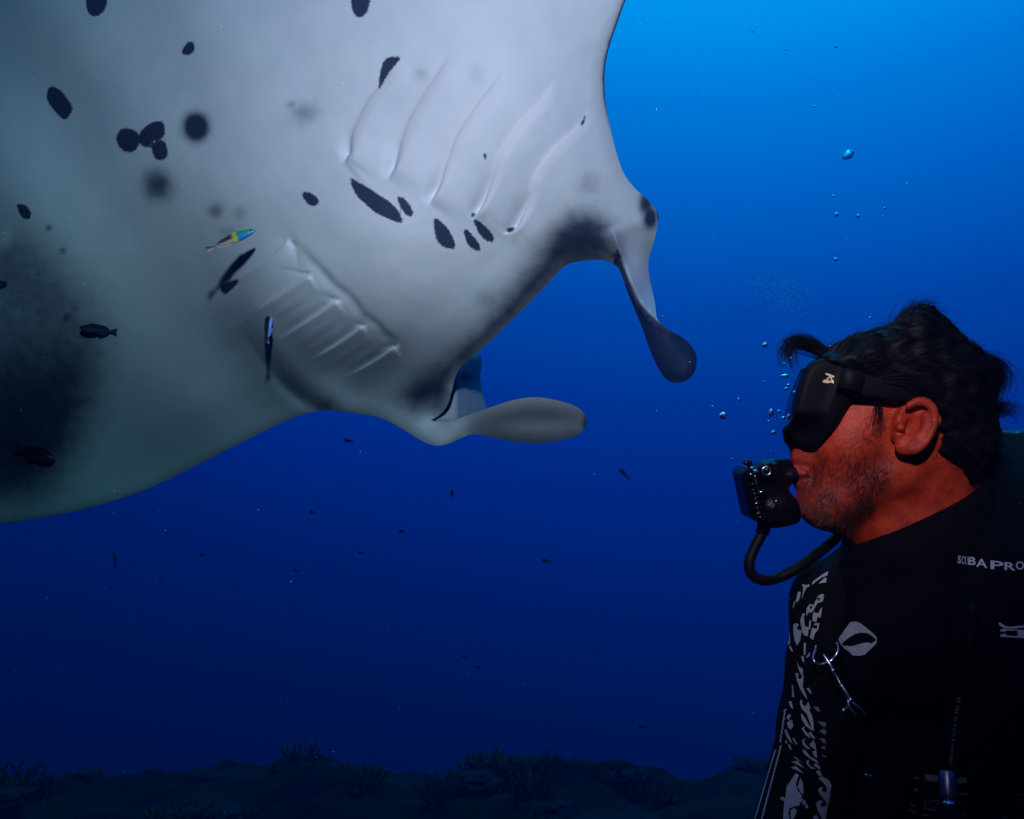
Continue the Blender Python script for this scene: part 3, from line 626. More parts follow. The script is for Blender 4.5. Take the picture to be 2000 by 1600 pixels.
fm1 = fish_mat('rainbow_wrasse', (0.06, 0.035, 0.035), (0.40, 0.33, 0.33), band=(0.55, 0.50, 0.03), head=((0.01, 0.22, 0.60), (0.02, 0.30, 0.16)), hb=0.40)
fm2 = fish_mat('blue_wrasse', (0.01, 0.015, 0.04), (0.10, 0.25, 0.75), band=(0.012, 0.02, 0.06))
fm3 = fish_mat('dark_wrasse', (0.02, 0.012, 0.012), (0.02, 0.03, 0.09))
fm4 = fish_mat('dusky_fish', (0.010, 0.006, 0.006), (0.02, 0.012, 0.014))
fm5 = fish_mat('far_fish_hazed', (0.02, 0.05, 0.16), (0.05, 0.11, 0.30))  # bluish tint puts the haze of the water into the fish colour
fish('wrasse', 'slender wrasse with blue green head and yellow band near the belly gills', (499, 449), (404, 489), float(depth0(np.array([[455., 465.]]))[0]) - 0.15, 0.0088, fm1)
fish('wrasse', 'small bright blue cleaner wrasse upright over the folded gills', (529, 606), (521, 672), float(depth0(np.array([[525., 640.]]))[0]) - 0.045, 0.0085, fm2, dd=-0.01)
fish('wrasse', 'dark slim wrasse at the edge of the black wing patch', (155, 640), (229, 648), float(depth0(np.array([[190., 645.]]))[0]) - 0.03, 0.0115, fm3)
fish('wrasse', 'dusky reddish fish low down inside the black wing patch', (108, 898), (30, 876), float(depth0(np.array([[70., 885.]]))[0]) - 0.03, 0.0200, fm4)
bgf = [(223, 1076, 225, 1112, 3.2, .010, 'thin dark fish pointing straight up below the wing tip'), (1208, 914, 1230, 936, 4.0, .016, 'faint dark fish between the paddle fin and the regulator'), (1058, 1093, 1078, 1098, 5.0, .020, 'small dark fish in open water below the paddle fin'),
       (672, 858, 690, 864, 4.5, .016, 'tiny dark fish just under the wing root'), (882, 957, 884, 972, 5.0, .014, 'tiny dark fish under the paddle fin base'), (1246, 1416, 1262, 1421, 6.0, .020, 'small dark fish low above the reef right of centre'),
       (572, 1112, 585, 1116, 6.0, .020, 'tiny dark fish in the blue left of centre'), (901, 1280, 912, 1283, 6.0, .018, 'upper of two tiny dark fish low in the centre'), (930, 1300, 941, 1304, 6.0, .018, 'lower of two tiny dark fish low in the centre'),
       (604, 998, 616, 1002, 5.5, .016, 'tiny dark fish beneath the left wing edge'), (779, 1036, 790, 1040, 5.5, .016, 'tiny dark fish right of the one under the wing'), (700, 1078, 712, 1081, 6.5, .018, 'tiny dark fish near the middle of the blue water'), (390, 1082, 402, 1085, 6.0, .018, 'tiny dark fish right of the upright thin fish')]
for x1, y1, x2, y2, d, g, lb in bgf: fish('reef_fish', lb, (x1, y1), (x2, y2), d * 1.25, g * 0.9, fm5, 'small dark fish in the open water', simple_=True)

# ------------------------------------------------------------------ the diver
DH = 1.10                                                        # distance of the middle of his head
person = empty('person', 'scuba diver in black wetsuit in profile, looking up at the manta', 'person')
def pt(px, py, d=DH): return C(px, py, d)
EARC = pt(1784, 831, DH - 0.086)
def ear_sdf(X, Y, Z):
    a = math.radians(17); x = X - EARC[0]; y = Y - EARC[1]; z = -(Z - EARC[2])
    q1 = (x * math.cos(a) - y * math.sin(a)); q2 = (x * math.sin(a) + y * math.cos(a))
    wid = 0.0198 + 0.0032 * np.clip(q2 / 0.034, -1, 1)
    q3 = z - 0.16 * q1
    k = np.sqrt((q1 / wid) ** 2 + (q2 / 0.0328) ** 2)
    front = smoothstep(-0.012, 0.002, q1 + 0.15 * q2)            # the helix opens towards the cheek
    z0 = 0.004 * k ** 2 - 0.003 - 0.012 * np.exp(-(((q1 + 0.004) / 0.010) ** 2 + ((q2 + 0.006) / 0.013) ** 2))
    bowl = np.maximum(np.abs(q3 - z0 + 0.004) - 0.0055, (k - 0.97) * 0.022)
    rim = np.sqrt(((k - 0.90) * wid) ** 2 + (q3 - 0.0095) ** 2) - 0.0040
    rim = rim + (1 - np.maximum(front, smoothstep(0.008, 0.02, q2))) * 0.006
    anti = np.sqrt(((np.sqrt((q1 / wid) ** 2 + ((q2 - 0.001) / 0.0305) ** 2) - 0.56) * wid) ** 2 + ((q3 - 0.0035) * 0.8) ** 2) - 0.0042 + (1 - smoothstep(-0.008, 0.004, q1 - 0.3 * q2)) * 0.008
    trag = np.sqrt((q1 + 0.0150) ** 2 + (q2 + 0.007) ** 2 + (q3 - 0.004) ** 2) - 0.0055
    lobe = np.sqrt(((q1 + 0.004) / 1.0) ** 2 + ((q2 + 0.0255) / 1.1) ** 2 + ((q3 - 0.003) * 1.4) ** 2) - 0.0115
    root = np.sqrt(((q1 + 0.012) / 0.7) ** 2 + (q2 / 2.2) ** 2 + (q3 + 0.010) ** 2) - 0.010
    d = smin(smin(bowl, rim, 0.003), anti, 0.004); d = smin(d, trag, 0.003); d = smin(d, lobe, 0.005); return smin(d, root, 0.006)
def head_sdf(X, Y, Z):
    d = ell(X, Y, Z, pt(1777, 790), (0.099, 0.097, 0.078))
    d = smin(d, ell(X, Y, Z, pt(1678, 792), (0.060, 0.062, 0.066)), 0.03)          # brow and temples
    d = smin(d, ell(X, Y, Z, pt(1655, 890), (0.058, 0.062, 0.061)), 0.03)          # upper jaw, cheeks
    for s in (-1, 1):
        d = smin(d, ell(X, Y, Z, pt(1664, 862, DH + s * 0.036), (0.040, 0.040, 0.033)), 0.02)   # cheek pads
        d = smin(d, cone(X, Y, Z, pt(1748, 925, DH + s * 0.046), pt(1618, 985, DH + s * 0.022), 0.030, 0.027), 0.025)
    d = smin(d, ell(X, Y, Z, pt(1597, 978), (0.026, 0.026, 0.030)), 0.02)          # chin
    d = smin(d, cone(X, Y, Z, pt(1628, 985), pt(1720, 1010), 0.030, 0.052), 0.025)
    d = smin(d, cone(X, Y, Z, pt(1600, 800), pt(1556, 852), 0.014, 0.017), 0.02)   # nose
    d = smin(d, ell(X, Y, Z, pt(1573, 893), (0.018, 0.014, 0.026)), 0.012)         # upper lip
    d = smin(d, ell(X, Y, Z, pt(1560, 922, DH - 0.003), (0.011, 0.008, 0.023)), 0.006)
    d = smin(d, ell(X, Y, Z, pt(1569, 941), (0.013, 0.010, 0.022)), 0.008)         # lower lip
    d = smin(d, cone(X, Y, Z, pt(1805, 880), pt(1800, 1090), 0.066, 0.072), 0.03)  # neck
    d = smin(d, cone(X, Y, Z, pt(1800, 1060, 1.12), pt(1840, 1300, 1.19), 0.06, 0.09), 0.03)
    d = smin(d, cone(X, Y, Z, pt(1670, 1190, 1.18), pt(2040, 1180, 1.18), 0.035, 0.035), 0.04)   # shoulders under the suit
    d = smin(d, cone(X, Y, Z, pt(1838, 880), pt(1760, 1075, DH - 0.02), 0.030, 0.024), 0.025)  # neck muscle
    return smin(d, ear_sdf(X, Y, Z), 0.004)
BEARDP = [(1553, 880), (1590, 872), (1625, 892), (1672, 856), (1700, 800), (1712, 785), (1728, 800), (1730, 860), (1742, 905), (1735, 950), (1715, 985), (1690, 1020), (1650, 1045), (1590, 1015), (1556, 985), (1565, 940), (1566, 905)]
def proj(V): return np.c_[1000 + V[:, 0] / V[:, 2] * F_PX, 800 - V[:, 1] / V[:, 2] * F_PX]
def head_attrs(V):
    p = proj(V); b = smoothstep(16, -16, poly_sdf(p, BEARDP)) * (0.45 + 0.55 * smoothstep(880, 950, p[:, 1] + 0.2 * (p[:, 0] - 1650)))
    clean = np.exp(-(((p[:, 0] - 1640) / 42) ** 2 + ((p[:, 1] - 905) / 24) ** 2)); b = b * (1 - 0.75 * clean)
    lip = np.exp(-(((p[:, 0] - 1551) / 13) ** 2 + ((p[:, 1] - 926) / 22) ** 2)) * (p[:, 0] < 1575)
    return {'beard': b, 'lip': np.clip(lip * 1.3, 0, 1)}
lo = pt(1480, 1300, 1.30); hi = pt(2090, 560, 0.96)
body, BV, BF = sdf_obj('body', head_sdf, [pt(1500, 0)[0], pt(0, 1290, 1.16)[1], 0.94], [pt(2080, 0, 1.16)[0], pt(0, 620)[1], 1.30], 0.0026, M['skin'], person, head_attrs, relax=1)

# wetsuit: trunk and right sleeve in one piece
ARM = [pt(1622, 1170, 1.14), pt(1620, 1290, 1.12), pt(1600, 1430, 1.10), pt(1552, 1620, 1.07), pt(1500, 1800, 1.05)]
def trunk_sdf(X, Y, Z, g=0.0):
    d = ell(X, Y, Z, pt(1880, 1420, 1.19), (0.185 + g, 0.30 + g, 0.135 + g))
    d = smin(d, ell(X, Y, Z, pt(1880, 1700, 1.19), (0.155 + g, 0.30 + g, 0.125 + g)), 0.05)
    d = smin(d, cone(X, Y, Z, pt(1655, 1158, 1.18), pt(2110, 1130, 1.20), 0.050 + g, 0.055 + g), 0.06)
    d = smin(d, cone(X, Y, Z, pt(1795, 1075, 1.105), pt(1800, 1200, 1.12), 0.090 + g, 0.125 + g), 0.05)
    return d
def suit_sdf(X, Y, Z):
    d = trunk_sdf(X, Y, Z)
    a = cone(X, Y, Z, ARM[0], ARM[1], 0.052, 0.053)
    for i, (ra, rb) in enumerate(((0.053, 0.051), (0.051, 0.049), (0.049, 0.044))): a = smin(a, cone(X, Y, Z, ARM[i + 1], ARM[i + 2], ra, rb), 0.01)
    n_ = 0.0016 * np.sin(X * 95 + 8 * Y) * np.sin(Y * 70 + 11 * X)
    d = smin(d, a + n_, 0.02)
    collar = cone(X, Y, Z, pt(1805, 960, 1.10), pt(1800, 1120, 1.105), 0.082, 0.090)
    cut = ((X - pt(1690, 1062)[0]) * 0.44 - (Y - pt(1690, 1062)[1]) * -0.90)          # slanting neckline
    c0 = pt(1692, 1064, DH - 0.05); c1 = pt(1893, 962, DH - 0.06); e = (c1 - c0)[:2]; nn = np.array([-e[1], e[0]]) / np.linalg.norm(e)
    cut = (X - c0[0]) * nn[0] + (Y - c0[1]) * nn[1]
    collar = smax(collar, cut, 0.004)
    d = smin(d, collar, 0.02); d = smax(d, cut, 0.004)
    return d
suit, SV, SF = sdf_obj('wetsuit', suit_sdf, [pt(1440, 0, 1.05)[0], pt(0, 1760)[1], 0.94], [pt(2200, 0)[0], pt(0, 930)[1], 1.36], 0.0055, M['suit'], person, relax=2)

# hair: a cap that follows the skull plus floating strands
HAIRP = [(1596, 704), (1612, 688), (1640, 676), (1668, 664), (1700, 651), (1730, 645), (1752, 634), (1768, 618), (1782, 605), (1802, 599), (1824, 606), (1846, 628), (1872, 656), (1905, 680), (1936, 703), (1951, 722), (1952, 742), (1942, 766), (1940, 800), (1948, 840), (1940, 890), (1915, 930), (1895, 948),
         (1880, 925), (1862, 905), (1838, 888), (1838, 850), (1836, 815), (1815, 782), (1795, 760), (1768, 752), (1740, 736), (1700, 738), (1660, 735), (1620, 722)]
HP = catmull(HAIRP, 22, True); HC = C(HP[:, 0], HP[:, 1], DH)[:, :2]
hair_t = sdf_table(HC)
def hair_sdf(X, Y, Z):
    # silhouette measured in the middle plane of the head, thinning out to both sides
    d2 = hair_t(X * DH / Z, Y * DH / Z)
    side = np.abs(Z - DH)
    lump = 0.003 * np.sin(X * 160 + 2.0 * np.sin(Y * 120)) * np.sin(Y * 140 + X * 60)
    d = np.hypot(np.maximum(d2 + 0.03, 0), np.maximum(side - 0.055, 0)) - 0.03
    sk = ell(X, Y, Z, pt(1775, 770), (0.125, 0.118, 0.091))
    d = smax(d, -ear_sdf(X, Y, Z) + 0.004, 0.006)
    cheek = pt(1768, 775); 
    return smin(d, smax(sk, d2 - 0.0, 0.01), 0.008) + lump
hair, HV, HF = sdf_obj('hair', hair_sdf, [pt(1570, 0)[0], pt(0, 975)[1], 0.99], [pt(1990, 0)[0], pt(0, 575)[1], 1.21], 0.004, M['hair'], person, lambda V: {'tone': RNG.random(len(V)) * 0.3}, relax=2)
def strands(name, roots, dirs, lens, rad, mat, parent, curl=0.5, tone=None, seg=6):
    vs, fs, tn = [], [], []
    for i in range(len(roots)):
        d = dirs[i] / np.linalg.norm(dirs[i]); b = np.cross(d, RNG.normal(size=3)); b /= np.linalg.norm(b); p = [roots[i]]; cu = RNG.uniform(-curl, curl)
        for s in range(seg):
            d = d + b * cu * 0.35; d /= np.linalg.norm(d); p.append(p[-1] + d * lens[i] / seg)
        r = rad * np.linspace(1, 0.25, seg + 1); v, f = tube(p, r, 3, False); base = len(vs); vs += v; fs += [tuple(k + base for k in x) for x in f]; tn += [RNG.random() if tone is None else tone[i]] * len(v)
    return mesh_obj(name, cam2w(np.array(vs)), fs, mat, parent, attrs={'tone': tn})
def vnorm(V, Fq):
    n = np.zeros_like(V); a, b, c = V[Fq[:, 0]], V[Fq[:, 1]], V[Fq[:, 2]]; fn_ = np.cross(b - a, c - a)
    for i in range(4): np.add.at(n, Fq[:, i], fn_)
    return n / (np.linalg.norm(n, axis=1)[:, None] + 1e-12)
HN = vnorm(HV, HF); hcen = pt(1775, 790)
if np.mean(np.sum(HN * (HV - hcen), 1)) < 0: HN = -HN
def hgrad(p, e=0.0015):
    f0 = hair_sdf(p[:, 0], p[:, 1], p[:, 2]); g_ = np.stack([hair_sdf(*(p + e * np.eye(3)[k]).T) - f0 for k in range(3)], -1); return f0, g_ / (np.linalg.norm(g_, axis=1)[:, None] + 1e-9)
hp = proj(HV); cand = np.where((hp[:, 1] < 930) & (HV[:, 2] < DH + 0.07))[0]; NS = 3600; sel = RNG.choice(cand, NS)
P0 = HV[sel].copy(); trail = [P0.copy()]; lift = np.where(RNG.random(NS) < 0.06, RNG.uniform(0.004, 0.012, NS), RNG.uniform(0.0, 0.0022, NS)); ph = RNG.uniform(0, 6.28, NS); stp = RNG.uniform(0.0022, 0.0046, NS)
for k in range(11):
    f0, g_ = hgrad(P0); rad_ = P0 - hcen; fl = np.stack([rad_[:, 1], -rad_[:, 0], 0 * ph], -1); fl /= np.linalg.norm(fl, axis=1)[:, None] + 1e-9
    fl += np.array([0.55, 0.0, 0.0]); wv = np.sin(P0[:, 0] * 190 + P0[:, 1] * 90) * 0.5 + 0.35 * np.sin(ph + k * 0.6); fl[:, 1] += wv * 0.55; fl[:, 2] += 0.25 * np.cos(ph)
    fl -= np.sum(fl * g_, 1)[:, None] * g_; fl /= np.linalg.norm(fl, axis=1)[:, None] + 1e-9
    P0 = P0 + fl * stp[:, None]; f0, g_ = hgrad(P0); P0 -= g_ * np.clip(f0 - lift * (k / 10) ** 1.5, -0.004, 0.004)[:, None]; trail.append(P0.copy())
TRL = np.stack(trail, 1); vs, fs, tn = [], [], []
for i in range(NS):
    v, f = tube(TRL[i], 0.0006 * np.linspace(1, 0.3, TRL.shape[1]), 3, False); b = len(vs); vs += v; fs += [tuple(k + b for k in x) for x in f]; tn += [RNG.random()] * len(v)
mesh_obj('hair_strands', cam2w(np.array(vs)), fs, M['hair'], hair, attrs={'tone': tn})
# the curl that floats above the mask, the crest and the tufts at the back
def lock(path, n, spread, rad, lens_jit=0.15):
    vs, fs, tn = [], [], []; path = np.array([C(*p) for p in path])
    cp = np.array([catmull(path[:, :], 0.004)][0])
    for i in range(n):
        o1 = RNG.normal(size=3) * spread; o2 = RNG.normal(size=3) * spread; e = int(len(cp) * RNG.uniform(1 - lens_jit * 3, 1)); e = max(4, e); t = np.linspace(0, 1, e)[:, None]
        p = cp[:e] + o1 * (0.35 + 0.65 * t) * np.array([1, 1, 1.4]) + o2 * t * 0.8
        v, f = tube(p, rad * np.linspace(1, 0.2, e), 3, False); b = len(vs); vs += v; fs += [tuple(k + b for k in x) for x in f]; tn += [RNG.random()] * len(v)
    return vs, fs, tn
LV, LF, LT = [], [], []
def addlock(*a, **k):
    v, f, t = lock(*a, **k); b = len(LV); LV.extend(v); LF.extend([tuple(i + b for i in x) for x in f]); LT.extend(t)
addlock([(1640, 700, DH - 0.02), (1612, 690, DH - 0.015), (1590, 676, DH - 0.01), (1568, 668, DH - 0.01), (1548, 668, DH - 0.01), (1537, 680, DH - 0.01), (1535, 698, DH - 0.01), (1545, 715, DH - 0.01)], 330, 0.0042, 0.0005)
addlock([(1640, 705, DH), (1610, 694, DH), (1588, 682, DH), (1565, 672, DH), (1549, 674, DH), (1540, 688, DH), (1545, 706, DH), (1560, 722, DH)], 160, 0.0058, 0.00045)
addlock([(1700, 690, DH), (1740, 660, DH), (1765, 628, DH), (1790, 604, DH), (1815, 602, DH), (1838, 620, DH)], 260, 0.0065, 0.0005)
addlock([(1730, 680, DH), (1752, 645, DH), (1764, 622, DH), (1768, 612, DH)], 60, 0.0035, 0.0004)
addlock([(1860, 700, DH), (1905, 700, DH), (1940, 712, DH), (1957, 735, DH), (1950, 765, DH), (1938, 780, DH)], 260, 0.006, 0.00045)
addlock([(1840, 660, DH), (1858, 640, DH), (1862, 622, DH)], 25, 0.004, 0.0004)
addlock([(1900, 820, DH), (1940, 800, DH), (1962, 795, DH), (1978, 808, DH), (1978, 826, DH)], 240, 0.006, 0.0005)
addlock([(1870, 880, DH), (1930, 880, DH), (1960, 890, DH), (1975, 910, DH)], 200, 0.010, 0.0005)
addlock([(1720, 742, DH - 0.085), (1760, 742, DH - 0.088), (1800, 756, DH - 0.088), (1826, 780, DH - 0.085)], 240, 0.0060, 0.00045)
addlock([(1712, 770, DH - 0.080), (1716, 800, DH - 0.078), (1714, 830, DH - 0.075), (1720, 850, DH - 0.074)], 46, 0.0032, 0.0003)
mesh_obj('hair_locks', cam2w(np.array(LV)), LF, M['hair'], hair, attrs={'tone': LT})
# beard
BN = vnorm(BV, BF)
if np.mean(np.sum(BN * (BV - pt(1700, 900)), 1)) < 0: BN = -BN
bp_ = proj(BV); bsd = poly_sdf(bp_, BEARDP); bs = np.where((bsd < 16) & (BV[:, 2] < DH + 0.005) & (bp_[:, 0] < 1745))[0]
wgt = (head_attrs(BV[bs])['beard'] + 0.03) * smoothstep(18, -24, bsd[bs]) * np.clip(2.6 * fbm(bp_[bs] / 22, 77, 3) - 0.75, 0.05, 2); sel = RNG.choice(bs, 2300, p=wgt / wgt.sum())
bd = 0.30 * BN[sel] + np.array([-0.30, -0.75, -0.1]) + RNG.normal(size=(2300, 3)) * 0.35
grey = np.clip(smoothstep(1690, 1590, bp_[sel, 0]) * smoothstep(930, 985, bp_[sel, 1]) * 0.8 * RNG.random(2300) + 0.25 * RNG.random(2300) ** 3, 0, 1)
strands('beard', BV[sel], bd, RNG.uniform(0.004, 0.012, 2300), 0.00019, M['beard'], person, 1.0, grey, 4)

# ------------------------------------------------------------------ print on cloth and gear: flat shapes laid on the surface they belong to
def bvh_of(objs):
    vs, fs = [], []
    for o in objs:
        b = len(vs); vs += [tuple(v.co) for v in o.data.vertices]; fs += [tuple(i + b for i in p.vertices) for p in o.data.polygons]
    return BVHTree.FromPolygons([Vector(v) for v in vs], fs)
def decal(name, polys, bvh, mat, parent, lift=0.0009, step=4.0, holes=()):
    vs, fs = [], []
    for ip, poly in enumerate(polys):
        P_ = np.array(poly, float); o = []
        for i in range(len(P_)):
            a, b = P_[i], P_[(i + 1) % len(P_)]; n = max(1, int(np.hypot(*(b - a)) / step))
            o += [a + (b - a) * k / n for k in range(n)]
        o = np.array(o); g = np.stack(np.meshgrid(np.arange(o[:, 0].min(), o[:, 0].max(), step), np.arange(o[:, 1].min(), o[:, 1].max(), step)), -1).reshape(-1, 2)
        g = g[inside(g, o)] if len(g) else g
        if len(g): g = g[seg_dist(g, o, True) > step * 0.4]
        n = len(o); pts = np.concatenate([o, g]) if len(g) else o
        r = delaunay_2d_cdt([Vector(p) for p in pts], [(i, (i + 1) % n) for i in range(n)], [], 1, 1e-5)
        qq = np.array([tuple(v) for v in r[0]]); hit = []
        for p in qq:
            d = Vector(W(p[0], p[1], 1.0)).normalized(); loc, nr, ix, ds = bvh.ray_cast(Vector((0, 0, 0)), d, 5.0)
            if loc is None: hit.append(None); continue
            if nr.dot(d) > 0: nr = -nr
            hit.append((loc + nr * lift, ds))
        ref = [h_[1] for h_ in hit if h_]
        if not ref: continue
        med = float(np.median(ref)); b0 = len(vs); mp = {}
        for i, h_ in enumerate(hit):
            if h_ and abs(h_[1] - med) < 0.06: mp[i] = len(vs); vs.append(tuple(h_[0]))
        for f in r[2]:
            c = qq[list(f)].mean(0)
            if any(np.hypot(c[0] - hx, c[1] - hy) < hr for hx, hy, hr in holes): continue
            if all(i in mp for i in f): fs.append(tuple(mp[i] for i in f))
    return mesh_obj(name, vs, fs, mat, parent) if fs else None
def z2(pl): return [(1520 + x / 6.4, 1080 + y / 6.4) for x, y in pl]
def z3(pl): return [(1460 + x / 5.714, 1320 + y / 5.714) for x, y in pl]
SLEEVE = [z2(p) for p in [
    [(450, 350), (560, 270), (625, 235), (615, 285), (540, 315), (470, 365), (430, 400), (425, 380)], [(505, 385), (590, 310), (605, 320), (598, 372)],
    [(300, 390), (345, 405), (400, 395), (395, 420), (360, 435), (330, 490), (300, 580), (320, 440)], [(255, 485), (288, 490), (275, 560), (258, 600), (240, 620), (225, 600), (240, 550)],
    [(205, 610), (222, 600), (205, 670), (186, 700)], [(440, 660), (500, 540), (540, 515), (575, 520), (560, 605), (490, 630), (430, 740), (410, 750), (400, 740)],
    [(355, 790), (360, 690), (400, 640), (440, 650), (430, 690), (420, 730), (385, 745)], [(280, 840), (310, 760), (340, 755), (325, 800), (330, 860), (340, 920), (385, 930), (375, 1040), (335, 1035), (310, 1000), (290, 920)],
    [(195, 900), (225, 880), (262, 890), (250, 940), (300, 980), (280, 1100), (240, 1160), (215, 1100), (195, 1000)], [(124, 900), (147, 905), (152, 1020), (157, 1130), (134, 1160), (120, 1060)],
    [(430, 800), (445, 740), (500, 760), (530, 700), (550, 680), (540, 760), (530, 810), (490, 800), (480, 860), (440, 860)], [(400, 1060), (420, 960), (460, 880), (515, 880), (500, 960), (460, 1010), (440, 1090)],
    [(325, 1130), (350, 1125), (345, 1270), (325, 1280)], [(220, 1500), (260, 1510), (250, 1560), (290, 1600), (300, 1620), (270, 1650), (240, 1600)], [(290, 1290), (325, 1300), (330, 1370), (310, 1360)],
    [(350, 1310), (400, 1240), (395, 1290), (360, 1310)], [(240, 1350), (260, 1420), (310, 1450), (315, 1560), (280, 1500), (250, 1420)], [(138, 1180), (160, 1160), (190, 1230), (180, 1240)], [(395, 850), (415, 840), (400, 960), (385, 950)]]]
SLEEVE += [z3(p) for p in [
    [(545, 0), (580, 60), (600, 30), (630, 0), (620, 120), (660, 220), (670, 265), (620, 200), (590, 140), (560, 60)], [(660, 140), (690, 135), (720, 200), (700, 195)],
    [(500, 100), (512, 110), (525, 240), (500, 235), (505, 170)],
    [(590, 280), (612, 265), (615, 320), (650, 345), (680, 290), (705, 360), (690, 385), (720, 440), (735, 520), (740, 620), (720, 600), (690, 500), (660, 420), (610, 370), (592, 320)],
    [(598, 430), (615, 430), (660, 500), (690, 560), (730, 600), (720, 612), (650, 560), (610, 490)], [(605, 590), (640, 565), (630, 600), (690, 660), (700, 700), (650, 660)], [(680, 640), (705, 625), (750, 690), (752, 710), (720, 690)],
    [(610, 720), (655, 700), (630, 730), (660, 780), (710, 820), (660, 810), (620, 770)], [(690, 770), (740, 715), (760, 780), (765, 825), (720, 800)], [(612, 835), (640, 825), (700, 900), (770, 940), (800, 985), (720, 940), (640, 880)], [(725, 850), (765, 825), (775, 920), (745, 900)],
    [(655, 950), (690, 940), (680, 970), (700, 1005), (760, 1040), (710, 1035), (665, 990)], [(735, 1000), (760, 975), (805, 1010), (805, 1045), (770, 1020)], [(762, 1070), (800, 1050), (830, 1110), (800, 1120)],
    [(790, 1140), (830, 1120), (900, 1160), (935, 1220), (915, 1300), (920, 1330), (900, 1420), (880, 1500), (870, 1600), (830, 1600), (775, 1490), (762, 1420), (800, 1388), (842, 1400), (808, 1430), (830, 1465), (870, 1450), (885, 1420), (840, 1370), (800, 1310), (785, 1270), (810, 1240), (840, 1245), (825, 1280), (860, 1300), (885, 1280), (880, 1240), (840, 1190)],
    [(440, 1240), (500, 1150), (540, 1085), (575, 1110), (560, 1150), (540, 1210), (560, 1280), (610, 1340), (590, 1360), (580, 1450), (530, 1455), (470, 1480), (455, 1540), (470, 1600), (400, 1600), (410, 1440), (430, 1330)], [(560, 1240), (590, 1140), (620, 1200), (625, 1320), (600, 1310)], [(480, 1510), (520, 1475), (550, 1500), (540, 1550), (510, 1600), (485, 1600)],
    [(510, 900), (540, 910), (620, 975), (560, 940)], [(495, 960), (560, 950), (635, 1032), (580, 1005)], [(485, 1025), (540, 1005), (628, 1092), (560, 1060)], [(462, 290), (495, 285), (515, 375), (485, 350)], [(440, 460), (475, 425), (490, 450), (460, 500)], [(445, 520), (500, 490), (515, 560), (490, 600), (460, 580)],
    [(415, 605), (440, 600), (510, 760), (480, 740), (440, 680)], [(455, 770), (475, 765), (500, 820), (480, 825)], [(420, 730), (440, 720), (450, 750), (435, 760)], [(365, 1360), (400, 1350), (425, 1375), (415, 1400), (380, 1385)], [(585, 1400), (600, 1360), (620, 1370), (600, 1420)], [(610, 1420), (630, 1385), (650, 1400), (630, 1450)], [(640, 1450), (655, 1420), (680, 1470), (660, 1485)],
    [(505, 700), (520, 690), (560, 760), (545, 765)], [(730, 1580), (760, 1550), (790, 1580), (780, 1600), (735, 1600)]]]
FADED = [z3(p) for p in [[(780, 510), (870, 520), (880, 550), (850, 575)], [(800, 620), (850, 590), (880, 620), (870, 660)], [(800, 700), (860, 700), (875, 750), (850, 750)], [(815, 800), (860, 780), (870, 815), (840, 820)], [(820, 880), (870, 890), (880, 915), (850, 905)], [(730, 340), (790, 350), (810, 400), (780, 395)]]]
def wav(p0, p1, amp, n, wd):
    p0 = np.array(p0, float); p1 = np.array(p1, float); e = p1 - p0; nn = np.array([-e[1], e[0]]) / np.hypot(*e); a = []; b = []; polys = []
    for i in range(n):
        c = p0 + e * (i + 0.5) / n; t = e / n
        polys.append([tuple(c - 0.55 * t - nn * amp * 0.6), tuple(c - 0.1 * t + nn * amp), tuple(c + 0.55 * t + nn * amp * 0.2), tuple(c + 0.5 * t - nn * (wd - amp * 0.2)), tuple(c - 0.05 * t + nn * (amp - wd)), tuple(c - 0.5 * t - nn * (wd + amp * 0.4))])
    return polys
EDGE = wav((1526, 1456), (1488, 1600), 1.6, 20, 2.6) + wav((1515, 1465), (1475, 1600), 1.4, 20, 2.2) + wav((1534, 1385), (1524, 1450), 1.5, 7, 3.0)
bv_s = bvh_of([suit])
decal('sleeve_print', SLEEVE, bv_s, M['white_print'], suit, 0.0008, 3.5, holes=[(1599.4, 1170.3, 2.8), (1584, 1187, 2.4), (1593.5, 1224.6, 4.0), (1562, 1226, 4.5)])
decal('sleeve_print', FADED, bv_s, M['grey_print'], suit, 0.0008, 3.5)
decal('sleeve_seam_print', EDGE, bv_s, M['white_print'], suit, 0.0008, 3.0)

# ------------------------------------------------------------------ buoyancy vest over the chest
vest = empty('buoyancy_vest', 'black padded buoyancy vest with white lettering on the shoulder strap', 'vest')
def vest_sdf(X, Y, Z):
    d = ell(X, Y, Z, pt(1880, 1420, 1.185), (0.178, 0.315, 0.152)); d = smin(d, ell(X, Y, Z, pt(1880, 1700, 1.185), (0.165, 0.30, 0.150)), 0.05)
    d = smin(d, cone(X, Y, Z, pt(1705, 1190, 1.10), pt(1690, 1320, 1.06), 0.032, 0.030), 0.03)
    d = smin(d, trunk_sdf(X, Y, Z, 0.008), 0.02); ypx = 800 - Y / Z * F_PX; xl = np.interp(ypx, [1080, 1130, 1250, 1420, 1500, 1600, 1760], [1640, 1626, 1606, 1622, 1636, 1648, 1660])
    d = smax(d, (xl - (1000 + X / Z * F_PX)) * Z / F_PX, 0.008)
    n_ = 0.002 * np.sin(Y * 55 + 3 * np.sin(X * 20)); c0 = pt(1690, 1105, 1.02); c1 = pt(1893, 1010, 1.02); e = (c1 - c0)[:2]; nn = np.array([-e[1], e[0]]) / np.linalg.norm(e)
    return smax(d + n_, (X - c0[0]) * nn[0] + (Y - c0[1]) * nn[1], 0.02)
vbody, VBV, VBF = sdf_obj('vest_panel', vest_sdf, [pt(1590, 0)[0], pt(0, 1760)[1], 0.96], [pt(2230, 0)[0], pt(0, 960)[1], 1.38], 0.006, M['nylon'], vest, relax=2)
